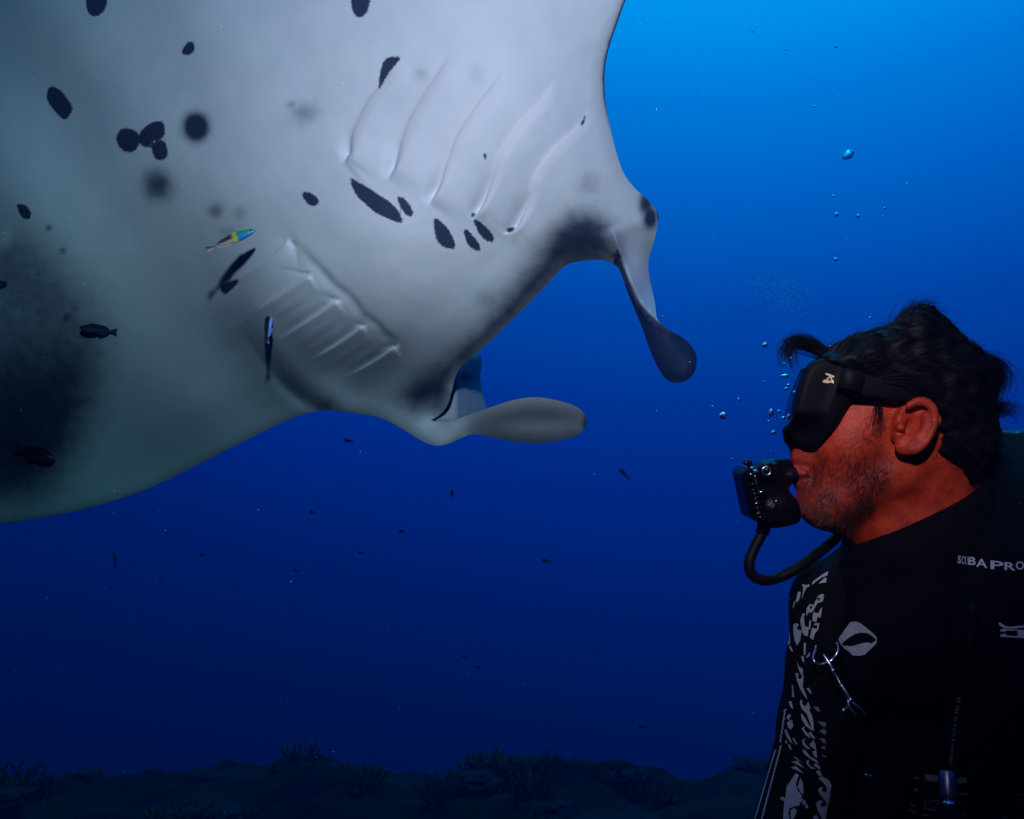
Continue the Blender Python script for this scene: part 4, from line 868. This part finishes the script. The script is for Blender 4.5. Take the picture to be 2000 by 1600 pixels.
def ribbon(path, width, thick_, bulge, n=14, across=None):
    P_ = np.array(path, float); P_ = catmull(P_, 0.01); m = len(P_); t = np.gradient(P_, axis=0); t /= np.linalg.norm(t, axis=1)[:, None]
    v = []; f = []
    for i in range(m):
        a = np.array(across if across is not None else (1.0, 0, 0)); a = a - (a @ t[i]) * t[i]; a /= np.linalg.norm(a); nrm_ = np.cross(a, t[i])
        if nrm_[2] > 0: nrm_ = -nrm_
        wd = width if np.isscalar(width) else np.interp(i / (m - 1), np.linspace(0, 1, len(width)), width)
        for j in range(n):
            s = -1 + 2 * j / (n - 1); v.append(P_[i] + a * s * wd / 2 + nrm_ * (bulge * (1 - abs(s) ** 2.4) + thick_ / 2))
        for j in range(n):
            s = 1 - 2 * j / (n - 1); v.append(P_[i] + a * s * wd / 2 + nrm_ * (bulge * (1 - abs(s) ** 2.4) - thick_ / 2))
    k = 2 * n
    for i in range(m - 1):
        for j in range(k): f.append((i * k + j, i * k + (j + 1) % k, (i + 1) * k + (j + 1) % k, (i + 1) * k + j))
    f += [tuple(range(k))[::-1], tuple(range((m - 1) * k, m * k))]
    return cam2w(np.array(v)), f
strap = mesh_obj('shoulder_strap', *ribbon([pt(1985, 880, 1.20), pt(1975, 960, 1.10), pt(1955, 1040, 1.045), pt(1947, 1120, 1.015), pt(1942, 1250, 0.995), pt(1938, 1420, 0.995), pt(1932, 1620, 1.0)], 0.104, 0.006, 0.022), M['nylon'], vest, fix=True)
bv_v = bvh_of([vbody, strap]); bv_all = bvh_of([vbody, strap, suit])
def front(px, py, gap):                                            # distance just in front of vest or sleeve
    d = Vector(W(px, py, 1.0)); loc, nr, ix, ds = bv_all.ray_cast(Vector((0, 0, 0)), d.normalized(), 5.0)
    return (float(np.dot(np.array(loc), F_)) if loc else 1.02) - gap
def glyph(ch, box, slant=0.0, rot=0.0):
    cu = bpy.data.curves.new('glyph', 'FONT'); cu.body = ch; cu.resolution_u = 3; cu.offset = 0.02
    o = bpy.data.objects.new('glyph', cu); COL.objects.link(o); dg = bpy.context.evaluated_depsgraph_get(); me = bpy.data.meshes.new_from_object(o.evaluated_get(dg))
    v = np.array([tuple(p.co)[:2] for p in me.vertices]); f = [tuple(p.vertices) for p in me.polygons]
    bpy.data.objects.remove(o); bpy.data.curves.remove(cu); bpy.data.meshes.remove(me)
    v = (v - v.min(0)) / (v.max(0) - v.min(0)); x0, y0, x1, y1, sh = box
    if rot: return np.c_[x0 + v[:, 1] * (x1 - x0), y0 + v[:, 0] * (y1 - y0)], f
    return np.c_[x0 + v[:, 0] * (x1 - x0) + slant * (v[:, 1] - 0.5), y1 - v[:, 1] * (y1 - y0) + sh * v[:, 0]], f
def lettering(name, items, bvh, mat, parent, lift=0.0012):
    vs, fs = [], []
    for ch, box, kw in items:
        v, f = glyph(ch, box, **kw)
        for tri in f:
            b = len(vs); ok = True; tmp = []
            for i in tri:
                d = Vector(W(v[i, 0], v[i, 1], 1.0)).normalized(); loc, nr, ix, ds = bvh.ray_cast(Vector((0, 0, 0)), d, 5.0)
                if loc is None: ok = False; break
                if nr.dot(d) > 0: nr = -nr
                tmp.append(tuple(loc + nr * lift))
            if ok: vs += tmp; fs.append(tuple(range(b, b + len(tmp))))
    return mesh_obj(name, vs, fs, mat, parent, smooth=False) if fs else None
lettering('lettering', [('S', (1869.5, 1085, 1876, 1100, 1), dict(slant=1.5)), ('C', (1877, 1086, 1882.6, 1101, 1), dict(slant=1.5)), ('U', (1883.6, 1086.5, 1889.8, 1102, 1), dict(slant=1)), ('B', (1891.2, 1088, 1906, 1103.5, 1.5), dict(slant=1)),
                        ('A', (1906.5, 1091, 1928, 1107.5, 3.0), {}), ('P', (1934, 1095.5, 1959, 1112, 2.0), {}), ('R', (1961, 1098.5, 1982, 1114, 1.0), {}), ('O', (1982.5, 1097, 1999, 1113, 0), {})], bv_v, M['letter'], strap)
decal('emblem', [[(1949, 1216.5), (1953, 1216), (1961, 1222), (1972, 1224.5), (2000, 1221), (2000, 1225.5), (1975, 1228), (1960, 1227), (1951, 1221)],
                 [(1952, 1231), (1956, 1228.5), (2000, 1230.5), (2000, 1232), (1964, 1231.5), (1960, 1235), (1957, 1232), (1954, 1234)], [(1954, 1238), (1957, 1240), (1961, 1237), (1966, 1241.5), (1984, 1242.5), (1987, 1240), (1986, 1233), (1988, 1231.5), (2000, 1232), (2000, 1246), (1972, 1244.5), (1953, 1243.5)]], bv_v, M['letter'], strap, 0.0012, 3.0)
logo = decal('chest_emblem', [[(1640, 1248), (1655, 1227), (1662, 1217), (1669, 1215), (1676, 1215.5), (1684, 1219), (1695, 1228), (1705, 1236), (1714, 1245), (1713.5, 1251), (1704, 1242), (1695, 1237), (1682, 1236.5), (1672, 1239), (1662, 1245), (1650, 1254), (1646, 1258.5)],
                          [(1646, 1258.5), (1650, 1262), (1666, 1263), (1682, 1258), (1694, 1255.5), (1704, 1257), (1709, 1253), (1713.5, 1251), (1713, 1257), (1706, 1264), (1690, 1279), (1678, 1281.5), (1667, 1280.5), (1660, 1273), (1651, 1267), (1643, 1257), (1640, 1248)]], bv_v, M['white_print'], vest, 0.0020, 3.5)
PRINTS = ([[(1807, 1511), (1833, 1514), (1833, 1527), (1807, 1523)], [(1868, 1517), (1888, 1518), (1890, 1529), (1868, 1530)], [(1870, 1547), (1889, 1549), (1890, 1553), (1870, 1550.5)], [(1785, 1540), (1792, 1539), (1791, 1547)], [(1785, 1517), (1797, 1519), (1796, 1521), (1786, 1519.5)],
                       [(1878, 1587), (1889, 1590), (1889, 1592), (1880, 1592)], [(1985, 1549), (1989, 1551), (2000, 1551), (2000, 1553), (1987, 1552.5)], [(1993, 1572), (2000, 1571), (2000, 1574)], [(1956, 1592), (1966, 1595), (1965, 1597), (1957, 1595)], [(1691, 1514), (1697, 1515), (1694, 1517)],
                       [(1771, 1579), (1791, 1584), (1791, 1586.5), (1773, 1582)], [(1800, 1588), (1816, 1592), (1815, 1594), (1801, 1591)], [(1778, 1570), (1793, 1574), (1791, 1575.5), (1778, 1572)], [(1802, 1575.5), (1828, 1581), (1828, 1584), (1803, 1578)],
                       [(1807, 1560), (1833, 1562.5), (1833, 1563.6), (1807, 1561)], [(1807, 1561), (1808.4, 1561), (1806.6, 1577), (1805.4, 1577)], [(1812, 1562), (1813.5, 1562), (1828, 1581), (1826.4, 1581)], [(1832, 1563), (1833, 1563.5), (1829.4, 1582), (1828, 1581)], [(1862, 1564.5), (1886, 1566.5), (1887, 1568), (1862, 1565.8)], [(1886, 1568), (1887.3, 1568), (1880.5, 1588), (1879, 1588)]])
for pr in PRINTS: decal('printed_patch', [pr], bv_v, M['grey_print'], vest, 0.0016, 3.5)
# steel D-ring on the strap
def arc3(pxs, r, n=8): return tube(np.array([cam2w(p) for p in catmull(np.array([C(*p) for p in pxs]), 0.002)]), r, n)
DR0 = front(1630, 1290, 0.016); mesh_obj('d_ring', *arc3([(1594, 1262, DR0 + .012), (1592, 1272, DR0 + .008), (1588, 1284, DR0 + .004), (1592, 1294, DR0), (1602, 1298, DR0), (1614, 1295, DR0), (1625, 1289, DR0), (1633, 1279, DR0), (1637, 1267, DR0 + .003), (1634, 1255, DR0 + .008)], 0.0015), M['chrome'], vest)
mesh_obj('buckle', *arc3([(1690, 1512, 1.0), (1697, 1516, 1.0), (1705, 1515, 1.0)], 0.0016), M['chrome'], vest)
DS = front(1660, 1350, 0.012)
snap = empty('bolt_snap', 'steel bolt snap clip dangling from the D-ring on the chest', 'clip')
sm = MB(); sm.add(*arc3([(1609, 1280, DS + 0.004 - (1280 - 1280) * 0.00024), (1616, 1290, DS + 0.002 - (1290 - 1280) * 0.00024), (1622, 1300, DS + 0.001 - (1300 - 1280) * 0.00024), (1627, 1310, DS + 0.001 - (1310 - 1280) * 0.00024)], 0.0021)); sm.add(*ball(W(1627, 1310, DS + 0.000 - (1310 - 1280) * 0.00024), 0.0030, 10, 8)); sm.obj('swivel_eye', M['chrome'], snap)
sm = MB(); sm.add(*arc3([(1627, 1310, DS + 0.000 - (1310 - 1280) * 0.00024), (1634, 1322, DS + 0.000 - (1322 - 1280) * 0.00024), (1642, 1337, DS + -0.001 - (1337 - 1280) * 0.00024)], 0.0018)); sm.add(*arc3([(1642, 1337, DS + -0.001 - (1337 - 1280) * 0.00024), (1652, 1352, DS + -0.002 - (1352 - 1280) * 0.00024), (1660, 1366, DS + -0.002 - (1366 - 1280) * 0.00024)], 0.0030)); sm.add(*ball(W(1661, 1367, DS + -0.003 - (1367 - 1280) * 0.00024), 0.0034, 10, 8)); sm.obj('barrel', M['chrome'], snap)
sm = MB(); sm.add(*arc3([(1657, 1366, DS + -0.002 - (1366 - 1280) * 0.00024), (1657, 1376, DS + -0.002 - (1376 - 1280) * 0.00024), (1664, 1388, DS + -0.002 - (1388 - 1280) * 0.00024), (1673, 1397, DS + -0.002 - (1397 - 1280) * 0.00024)], 0.0017)); sm.add(*arc3([(1661, 1367, DS + -0.002 - (1367 - 1280) * 0.00024), (1672, 1378, DS + -0.003 - (1378 - 1280) * 0.00024), (1682, 1384, DS + -0.003 - (1384 - 1280) * 0.00024), (1692, 1398, DS + -0.002 - (1398 - 1280) * 0.00024)], 0.0017)); sm.obj('hook', M['chrome'], snap)
sm = MB(); sm.add(*arc3([(1660, 1376, DS + -0.002 - (1376 - 1280) * 0.00024), (1653, 1382, DS + -0.005 - (1382 - 1280) * 0.00024), (1648, 1388, DS + -0.007 - (1388 - 1280) * 0.00024)], 0.0010)); sm.add(*ball(W(1648, 1388, DS + -0.008 - (1388 - 1280) * 0.00024), 0.0026, 10, 8)); sm.obj('thumb_stud', M['chrome'], snap)

# ------------------------------------------------------------------ inflator hose with its steel coupling
hose = empty('inflator_hose', 'thin black inflator hose with a steel coupling hanging down the vest', 'hose')
HD = min(front(x_, y_, 0.010) for x_, y_ in ((1892, 1260), (1880, 1330), (1868, 1410), (1858, 1500), (1853, 1580))); hp_ = [C(1900, 1180, HD), C(1892, 1260, HD), C(1880, 1330, HD), C(1868, 1410, HD), C(1858, 1500, HD), C(1852, 1540, HD)]
hb = mesh_obj('hose', *tube(cam2w(catmull(np.array(hp_), 0.01)), 0.0062, 16), M['rubber'], hose)
bv_h = bvh_of([hb])
txt = 'PN 706 CC 0474 - WARNING'; its = []; y = 1362
for ch in txt:
    if ch == ' ': y += 3.2; continue
    xx = np.interp(y, [1260, 1330, 1410, 1500], [1892, 1880, 1868, 1858]) ; its.append((ch, (xx - 5.5, y, xx + 0.5, y + 4.6, 0), dict(rot=1))); y += 6.2
lettering('lettering', its, bv_h, M['grey_print'], hb, 0.0005)
def lathe(p0, p1, prof, n=28):
    p0 = np.asarray(p0); p1 = np.asarray(p1); a = p1 - p0; L_ = np.linalg.norm(a); a = a / L_; u = np.cross(a, [0.1, 0.2, 0.97]); u /= np.linalg.norm(u); b = np.cross(a, u); v = []; f = []
    for s, r in prof:
        for k in range(n): t = 2 * math.pi * k / n; v.append(p0 + a * s * L_ + (u * math.cos(t) + b * math.sin(t)) * r)
    m = len(prof)
    for i in range(m - 1):
        for k in range(n): f.append((i * n + k, i * n + (k + 1) % n, (i + 1) * n + (k + 1) % n, (i + 1) * n + k))
    return v, f + [tuple(range(n))[::-1], tuple(range((m - 1) * n, m * n))]
mesh_obj('coupling_sleeve', *lathe(W(1849, 1507, HD + 0.001), W(1852, 1560, HD - 0.012), [(0, 0.0055), (0.01, 0.0088), (0.05, 0.0092), (0.90, 0.0092), (0.97, 0.0086), (1, 0.006)]), M['steel'], hose, fix=True)
mesh_obj('coupling_neck', *lathe(W(1852, 1559, HD - 0.012), W(1853, 1580, HD - 0.015), [(0, 0.0058), (0.3, 0.0056), (0.35, 0.0072), (0.6, 0.0072), (0.7, 0.0056), (1, 0.0056)]), M['chrome'], hose, fix=True)
kn = MB(); v, f = lathe(W(1853, 1577, HD - 0.014), W(1856, 1640, HD - 0.018), [(0, 0.009), (0.03, 0.0125), (0.15, 0.0130), (0.9, 0.0130), (1, 0.01)], 36)
v = [tuple(np.array(p)) for p in v]; kn.add(v, f)
c0 = W(1853, 1577, HD - 0.014); c1 = W(1856, 1640, HD - 0.018); ax_ = (c1 - c0) / np.linalg.norm(c1 - c0); u = np.cross(ax_, [0.1, 0.2, 0.97]); u /= np.linalg.norm(u); b_ = np.cross(ax_, u)
for k in range(18):
    t = 2 * math.pi * k / 18; o = (u * math.cos(t) + b_ * math.sin(t)) * 0.0131; kn.add(*tube([c0 + ax_ * 0.006 + o, c0 + ax_ * 0.030 + o], 0.0011, 6))
kn.obj('inflator_knob', M['plastic'], hose, fix=True)

# ------------------------------------------------------------------ diving mask
mask = empty('diving_mask', 'black silicone diving mask with a small gold emblem on its side', 'mask')
MASKP = [(1603, 700), (1640, 694), (1668, 706), (1690, 728), (1700, 750), (1690, 768), (1668, 778), (1655, 795), (1640, 822), (1618, 850), (1604, 866), (1590, 875), (1572, 873), (1552, 864), (1535, 857), (1527, 845), (1530, 834), (1543, 826), (1549, 812), (1555, 780), (1565, 745), (1578, 715)]
MC = C(*catmull(MASKP, 14, True).T, DH)[:, :2]
mask_t = sdf_table(MC)
def mask_sdf(X, Y, Z):
    d2 = mask_t(X * DH / Z, Y * DH / Z)
    nose = smoothstep(pt(0, 800)[1], pt(0, 850)[1], Y) * smoothstep(pt(1590, 0)[0], pt(1545, 0)[0], X)
    wd = 0.074 - 0.035 * nose - 0.10 * np.clip(pt(1600, 0)[0] - X, 0, 0.05)
    d = np.hypot(np.maximum(d2 + 0.010, 0), np.maximum(np.abs(Z - DH) - wd + 0.010, 0)) - 0.010
    fr = np.abs(np.abs(Z - DH) - wd)                                            # moulded rib round the frame
    gx = pt(1612, 0)[0] - 0.33 * (Y - pt(0, 770)[1]) * -1
    rib = np.exp(-((X - (pt(1585, 0)[0] + 0.34 * (Y - pt(0, 780)[1]))) / 0.004) ** 2) * 0.0022
    return d - rib
msk, MV, MF = sdf_obj('mask_skirt', mask_sdf, [pt(1505, 0)[0], pt(0, 900)[1], 0.98], [pt(1720, 0)[0], pt(0, 670)[1], 1.22], 0.003, M['silicone'], mask, relax=1)
# front glass, seen edge-on from the side
gl = [C(1597, 704, DH), C(1549, 838, DH)]; gd = gl[1] - gl[0]; gn = np.array([-gd[1], gd[0], 0]); gn /= np.linalg.norm(gn); gn = -gn if gn[0] > 0 else gn
gv = []
for o_ in (0.0, 0.004):
    for a, s in ((0.10, -0.052), (0.10, 0.052), (0.5, 0.060), (0.80, 0.050), (0.84, 0.02), (0.72, 0.0), (0.84, -0.02), (0.80, -0.050), (0.5, -0.060)): gv.append(gl[0] + gd * a + gn * (-0.003 + o_) + np.array([0, 0, s]))
ng = 9; mesh_obj('lens', cam2w(np.array(gv)), [tuple(range(ng)), tuple(range(ng, 2 * ng))[::-1]] + [(i, (i + 1) % ng, ng + (i + 1) % ng, ng + i) for i in range(ng)], M['glass'], mask, smooth=False, fix=True)
mst = mesh_obj('strap', *ribbon([C(1640, 742, DH - 0.080), C(1675, 750, DH - 0.084), C(1715, 757, DH - 0.088), C(1760, 766, DH - 0.090), C(1800, 768, DH - 0.090), C(1840, 762, DH - 0.088), C(1885, 758, DH - 0.068), C(1925, 756, DH - 0.035), C(1942, 756, DH + 0.0)], [0.026, 0.025, 0.022, 0.022, 0.022, 0.024, 0.03, 0.035, 0.035], 0.003, 0.001, across=(0, 1, 0)), M['silicone'], mask, fix=True)
mesh_obj('strap_buckle', *ribbon([C(1640, 738, DH - 0.084), C(1660, 742, DH - 0.087), C(1684, 747, DH - 0.089)], 0.024, 0.006, 0.003, across=(0, 1, 0)), M['rubber'], mask, fix=True)
bv_m = bvh_of([msk])
def zm(pl): return [(1500 + x / 5.333, 580 + y / 5.333) for x, y in pl]
decal('emblem', [zm([(595, 795), (625, 797), (690, 825), (688, 842), (665, 835), (668, 862), (682, 868), (685, 902), (665, 897), (650, 885), (652, 850), (630, 825), (598, 808)]), zm([(566, 880), (585, 862), (622, 862), (650, 882), (650, 895), (612, 900), (570, 890)]), zm([(604, 850), (640, 832), (648, 842), (615, 862)])], bv_m, M['gold'], mask, 0.0008, 3.0)

# ------------------------------------------------------------------ regulator in his mouth
reg = empty('regulator', 'black regulator second stage held in the mouth with its hose looping below', 'regulator')
RA = math.radians(-12)                                            # the front cover leans
def rloc(X, Y, Z, c):
    x = X - c[0]; y = Y - c[1]; return x * math.cos(RA) - y * math.sin(RA), x * math.sin(RA) + y * math.cos(RA), Z - c[2]
DR = DH - 0.005
def rbox(x, y, z, hx, hy, hz, r):
    return np.sqrt(np.maximum(np.abs(x) - hx + r, 0) ** 2 + np.maximum(np.abs(y) - hy + r, 0) ** 2 + np.maximum(np.abs(z) - hz + r, 0) ** 2) + np.minimum(np.maximum(np.maximum(np.abs(x) - hx + r, np.abs(y) - hy + r), np.abs(z) - hz + r), 0) - r
def case_sdf(X, Y, Z):
    x, y, z = rloc(X, Y, Z, pt(1494, 958, DR))
    d = rbox(x, y, z, 0.024, 0.034, 0.030, 0.012)
    a, b, c = rloc(X, Y, Z, pt(1518, 997, DR)); d = smin(d, rbox(a, b, c, 0.022, 0.018, 0.034, 0.012), 0.012)      # exhaust tee
    d = smin(d, cone(X, Y, Z, pt(1497, 920, DR - 0.036), pt(1497, 920, DR + 0.036), 0.0115, 0.0115), 0.006)
    d = smin(d, cone(X, Y, Z, pt(1508, 942, DR), pt(1536, 930, DR), 0.020, 0.012), 0.012)
    d = smin(d, cone(X, Y, Z, pt(1492, 915, DR), pt(1536, 908, DR), 0.010, 0.008), 0.010)
    return d
sdf_obj('case', case_sdf, [pt(1450, 0)[0], pt(0, 1050)[1], 1.03], [pt(1575, 0)[0], pt(0, 880)[1], 1.16], 0.0022, M['plastic'], reg, relax=1)
def cover_sdf(X, Y, Z):
    x, y, z = rloc(X, Y, Z, pt(1466, 962, DR)); r = np.hypot(y, z)
    d = rbox(x, y, z, 0.0125, 0.0350, 0.033, 0.0115)
    groove = 0.0014 * np.sin(y * 2 * math.pi / 0.0060) * smoothstep(0.012, 0.006, np.abs(x + 0.001)) * smoothstep(0.026, 0.022, np.abs(y + 0.006))
    return d - groove
sdf_obj('front_cover', cover_sdf, [pt(1425, 0)[0], pt(0, 1040)[1], 1.04], [pt(1500, 0)[0], pt(0, 885)[1], 1.15], 0.0017, M['gloss'], reg, relax=0)
sm = MB(); t = np.linspace(0, 2 * math.pi, 25); sm.add(*tube(cam2w(np.stack([pt(1497, 920, DR - 0.0475)[0] + 0.0052 * np.cos(t), pt(1497, 920, DR - 0.0475)[1] + 0.0052 * np.sin(t), np.full(25, DR - 0.0475)], -1)), 0.0011, 8, False)); sm.obj('control_ring', M['chrome'], reg)
sm = MB(); sm.add(*arc3([(1455, 908, DR - 0.02), (1459, 902, DR - 0.02), (1464, 905, DR - 0.02), (1466, 918, DR - 0.02)], 0.0035)); sm.obj('flow_lever', M['plastic'], reg)
sm = MB(); sm.add(*arc3([(1474, 928, DR - 0.037), (1478, 946, DR - 0.038), (1482, 959, DR - 0.038)], 0.0007, 6)); sm.add(*arc3([(1482, 962, DR - 0.040), (1487, 961, DR - 0.040), (1491, 959.5, DR - 0.040)], 0.0017, 8)); sm.obj('side_clip', M['chrome'], reg)
sm = MB(); sm.add(*ball(W(1516, 979, DR - 0.045), 0.0016, 8, 6)); sm.obj('screw', M['chrome'], reg)
sm = MB(); sm.add(*ball(W(1477, 984, DR - 0.034), 0.0018, 8, 6)); sm.obj('screw', M['chrome'], reg)
def mp_sdf(X, Y, Z):
    return ell(X, Y, Z, pt(1540, 927, DR), (0.016, 0.011, 0.018))
sdf_obj('mouthpiece', mp_sdf, [pt(1510, 0)[0], pt(0, 960)[1], 1.05], [pt(1590, 0)[0], pt(0, 890)[1], 1.15], 0.0025, M['rubber'], reg)
hpath = [C(1496, 1015, DR), C(1489, 1040, DR), C(1473, 1072, DR - .005), C(1463, 1100, DR - .01), C(1468, 1122, DR - .01), C(1488, 1133, DR - .01), C(1516, 1130, DR), C(1552, 1113, DR), C(1592, 1085, DR + .01), C(1630, 1054, DR + .03), C(1670, 1015, DR + .075), C(1740, 985, DR + .12), C(1850, 960, DR + .15), C(1960, 930, DR + .17)]
mesh_obj('hose', *tube(cam2w(catmull(np.array(hpath), 0.005)), 0.0068, 18), M['rubber'], reg)
mesh_obj('hose_fitting', *lathe(W(1497, 1010, DR), W(1488, 1044, DR), [(0, 0.009), (0.05, 0.0098), (0.5, 0.0098), (0.55, 0.0088), (0.95, 0.0082), (1, 0.007)], 12), M['plastic'], reg, smooth=False, fix=True)

# ------------------------------------------------------------------ tank behind his shoulder
tank = empty('scuba_tank', 'dark scuba tank and valve behind the diver at the right edge', 'tank')
mesh_obj('cylinder', *lathe(W(2050, 930, 1.40), W(2060, 1750, 1.42), [(0, 0.02), (0.01, 0.045), (0.04, 0.075), (0.09, 0.088), (0.15, 0.090), (1, 0.09)], 40), M['nylon'], tank, fix=True)
mesh_obj('valve', *lathe(W(2050, 845, 1.36), W(2050, 935, 1.40), [(0, 0.012), (0.1, 0.022), (0.5, 0.024), (0.6, 0.016), (1, 0.018)], 20), M['plastic'], tank, fix=True)
def fs_sdf(X, Y, Z): return smin(rbox(X - pt(1998, 900, 1.25)[0], Y - pt(1998, 900, 1.25)[1], Z - 1.25, 0.036, 0.045, 0.04, 0.014), cone(X, Y, Z, pt(1985, 880, 1.25), pt(2050, 860, 1.33), 0.022, 0.022), 0.01)
sdf_obj('first_stage', fs_sdf, [pt(1900, 0, 1.25)[0], pt(0, 980, 1.25)[1], 1.18], [pt(2090, 0, 1.3)[0], pt(0, 800, 1.25)[1], 1.37], 0.005, M['plastic'], tank)

# ------------------------------------------------------------------ bubbles and drifting specks
BUB = [(1656, 303, 13, 8, 'large wobbling air bubble rising highest in the open blue'), (1634, 419, 4.2, 4, 0), (1676, 422, 3.6, 4.4, 0), (1632, 507, 4.2, 4, 0), (1728, 407, 2.4, 2.4, 0), (1628, 383, 2.2, 2.4, 0), (1633, 91, 2.8, 2.8, 0), (1535, 96, 2.4, 2.4, 0), (1590, 208, 2.2, 2.2, 0), (1470, 61, 2.3, 2.3, 0), (1772, 361, 2.2, 2.2, 0),
       (1494, 674, 6, 6, 'round air bubble floating beside the curl of hair'), (1413, 812, 8.5, 7.5, 'large round air bubble furthest left of the mask'), (1443, 781, 3.2, 4, 0), (1507, 807, 5.5, 9, 'tall teardrop air bubble in front of the mask'), (1522, 804, 3.4, 3.4, 0), (1530, 817, 5, 3.6, 0), (1541, 815, 4, 5.5, 0), (1511, 846, 5.2, 5, 'round air bubble just left of the mask nose pocket'),
       (1536, 760, 4, 3.4, 0), (1540, 753, 3, 3, 0), (1534, 735, 8, 4, 0), (1552, 767, 3.2, 4, 0), (1532, 711, 2.4, 2.4, 0), (1492, 746, 2.2, 2.2, 0), (1501, 823, 2.2, 2.2, 0), (1506, 882, 2.2, 2.2, 0), (1430, 896, 2.2, 2.2, 0), (1469, 915, 4, 4, 0), (1476, 921, 5, 4, 0), (1391, 794, 2, 2, 0), (1700, 621, 2.6, 2.6, 0), (1545, 700, 2.2, 2.2, 0)]
br = np.random.default_rng(3)
for x, y, rx, ry, lb in BUB:
    d = 1.02 + (0.5 if y < 600 else 0.0); v, f = ball((0, 0, 0), 1.0, 20, 14); v = np.array(v); k_ = d / F_PX
    v = v * (1 + 0.10 * np.sin(v[:, [1]] * 3 + x) + 0.06 * np.sin(v[:, [0]] * 5 + y)); a = br.uniform(-0.4, 0.4) if rx == ry else (-0.6 if rx > 9 else 0.0)
    vv = np.stack([(v[:, 0] * rx * math.cos(a) - v[:, 2] * ry * math.sin(a)), (v[:, 0] * rx * math.sin(a) + v[:, 2] * ry * math.cos(a)), v[:, 1] * min(rx, ry)], -1) * k_
    up_ = C(x, y, d) + vv * np.array([1, -1 if rx > 9 else 1, 1])
    o = mesh_obj('air_bubble', cam2w(up_), f, M['bubble'], fix=True)
    tag(o, lb or ('tiny air bubble among those streaming up past the mask' if y > 600 else 'tiny air bubble high in the open blue water'), 'bubble', 'air bubbles from the regulator')
def specks(name, pts_, r):
    vs, fs = [], []
    oc = np.array([(1, 0, 0), (-1, 0, 0), (0, 1, 0), (0, -1, 0), (0, 0, 1), (0, 0, -1)], float); of = [(0, 2, 4), (2, 1, 4), (1, 3, 4), (3, 0, 4), (2, 0, 5), (1, 2, 5), (3, 1, 5), (0, 3, 5)]
    for p, rr in zip(pts_, r): b = len(vs); vs += [tuple(q_) for q_ in (oc * rr + p)]; fs += [tuple(i + b for i in q_) for q_ in of]
    return tag(mesh_obj(name, cam2w(np.array(vs)), fs, M['speck']), kind='stuff')
n = 260; dd = br.uniform(0.7, 3.0, n); specks('marine_snow', C(br.uniform(-100, 2100, n), br.uniform(-100, 1600, n), dd), dd * br.uniform(0.5, 1.2, n) ** 2 / F_PX * 0.8)
n = 3600; g = br.normal(size=(n, 2)); c_ = br.integers(0, 1, n); cx = np.array([1530, 1545, 1490])[c_]; cy = np.array([575, 150, 95])[c_]; sx_ = np.array([34, 42, 22])[c_]; sy_ = np.array([26, 26, 16])[c_]; dd = br.uniform(3.0, 3.6, n)
specks('fine_bubble_cloud', C(cx + g[:, 0] * sx_, cy + g[:, 1] * sy_ + g[:, 0] * 8, dd), dd / F_PX * br.uniform(0.18, 0.38, n))

# ------------------------------------------------------------------ the water itself: even, bluish, thin enough to see through
hz = bpy.data.materials.new('sea_water'); hz.use_nodes = True; t = hz.node_tree; t.nodes.clear()
o_ = t.nodes.new('ShaderNodeOutputMaterial'); pv = t.nodes.new('ShaderNodeVolumePrincipled')
pv.inputs['Color'].default_value = (0.0, 0.011, 0.036, 1); pv.inputs['Density'].default_value = 0.3; pv.inputs['Anisotropy'].default_value = 0.5; pv.inputs['Absorption Color'].default_value = (0.0, 0.906, 0.954, 1)
t.links.new(pv.outputs['Volume'], o_.inputs['Volume'])
x0, x1, y0, y1, z0, z1 = -41, 41, -13, 46, float(GZ.min()) - 1.0, 2.4
bx = [(x, y, z) for z in (z0, z1) for y in (y0, y1) for x in (x0, x1)]
tag(mesh_obj('haze', bx, [(0, 2, 3, 1), (4, 5, 7, 6), (0, 1, 5, 4), (2, 6, 7, 3), (0, 4, 6, 2), (1, 3, 7, 5)], hz, smooth=False), kind='stuff')

# ------------------------------------------------------------------ put every thing's origin at its own base
bpy.context.view_layer.update()
for o in [o for o in SC.objects if o.parent is None and o.type in ('MESH', 'EMPTY') and o.name != 'haze' and not o.name.startswith(('coral_clump', 'seabed'))]:
    fam = [o] + list(o.children) + [g_ for c_ in o.children for g_ in c_.children]; ms = [m_ for m_ in fam if m_.type == 'MESH']
    if not ms: continue
    pts_ = np.concatenate([np.array([v_.co for v_ in m_.data.vertices]) for m_ in ms]); mn, mx = pts_.min(0), pts_.max(0)
    base = Vector(((mn[0] + mx[0]) / 2, (mn[1] + mx[1]) / 2, mn[2]))
    for m_ in ms: m_.data.transform(Matrix.Translation(-base))
    o.location = base
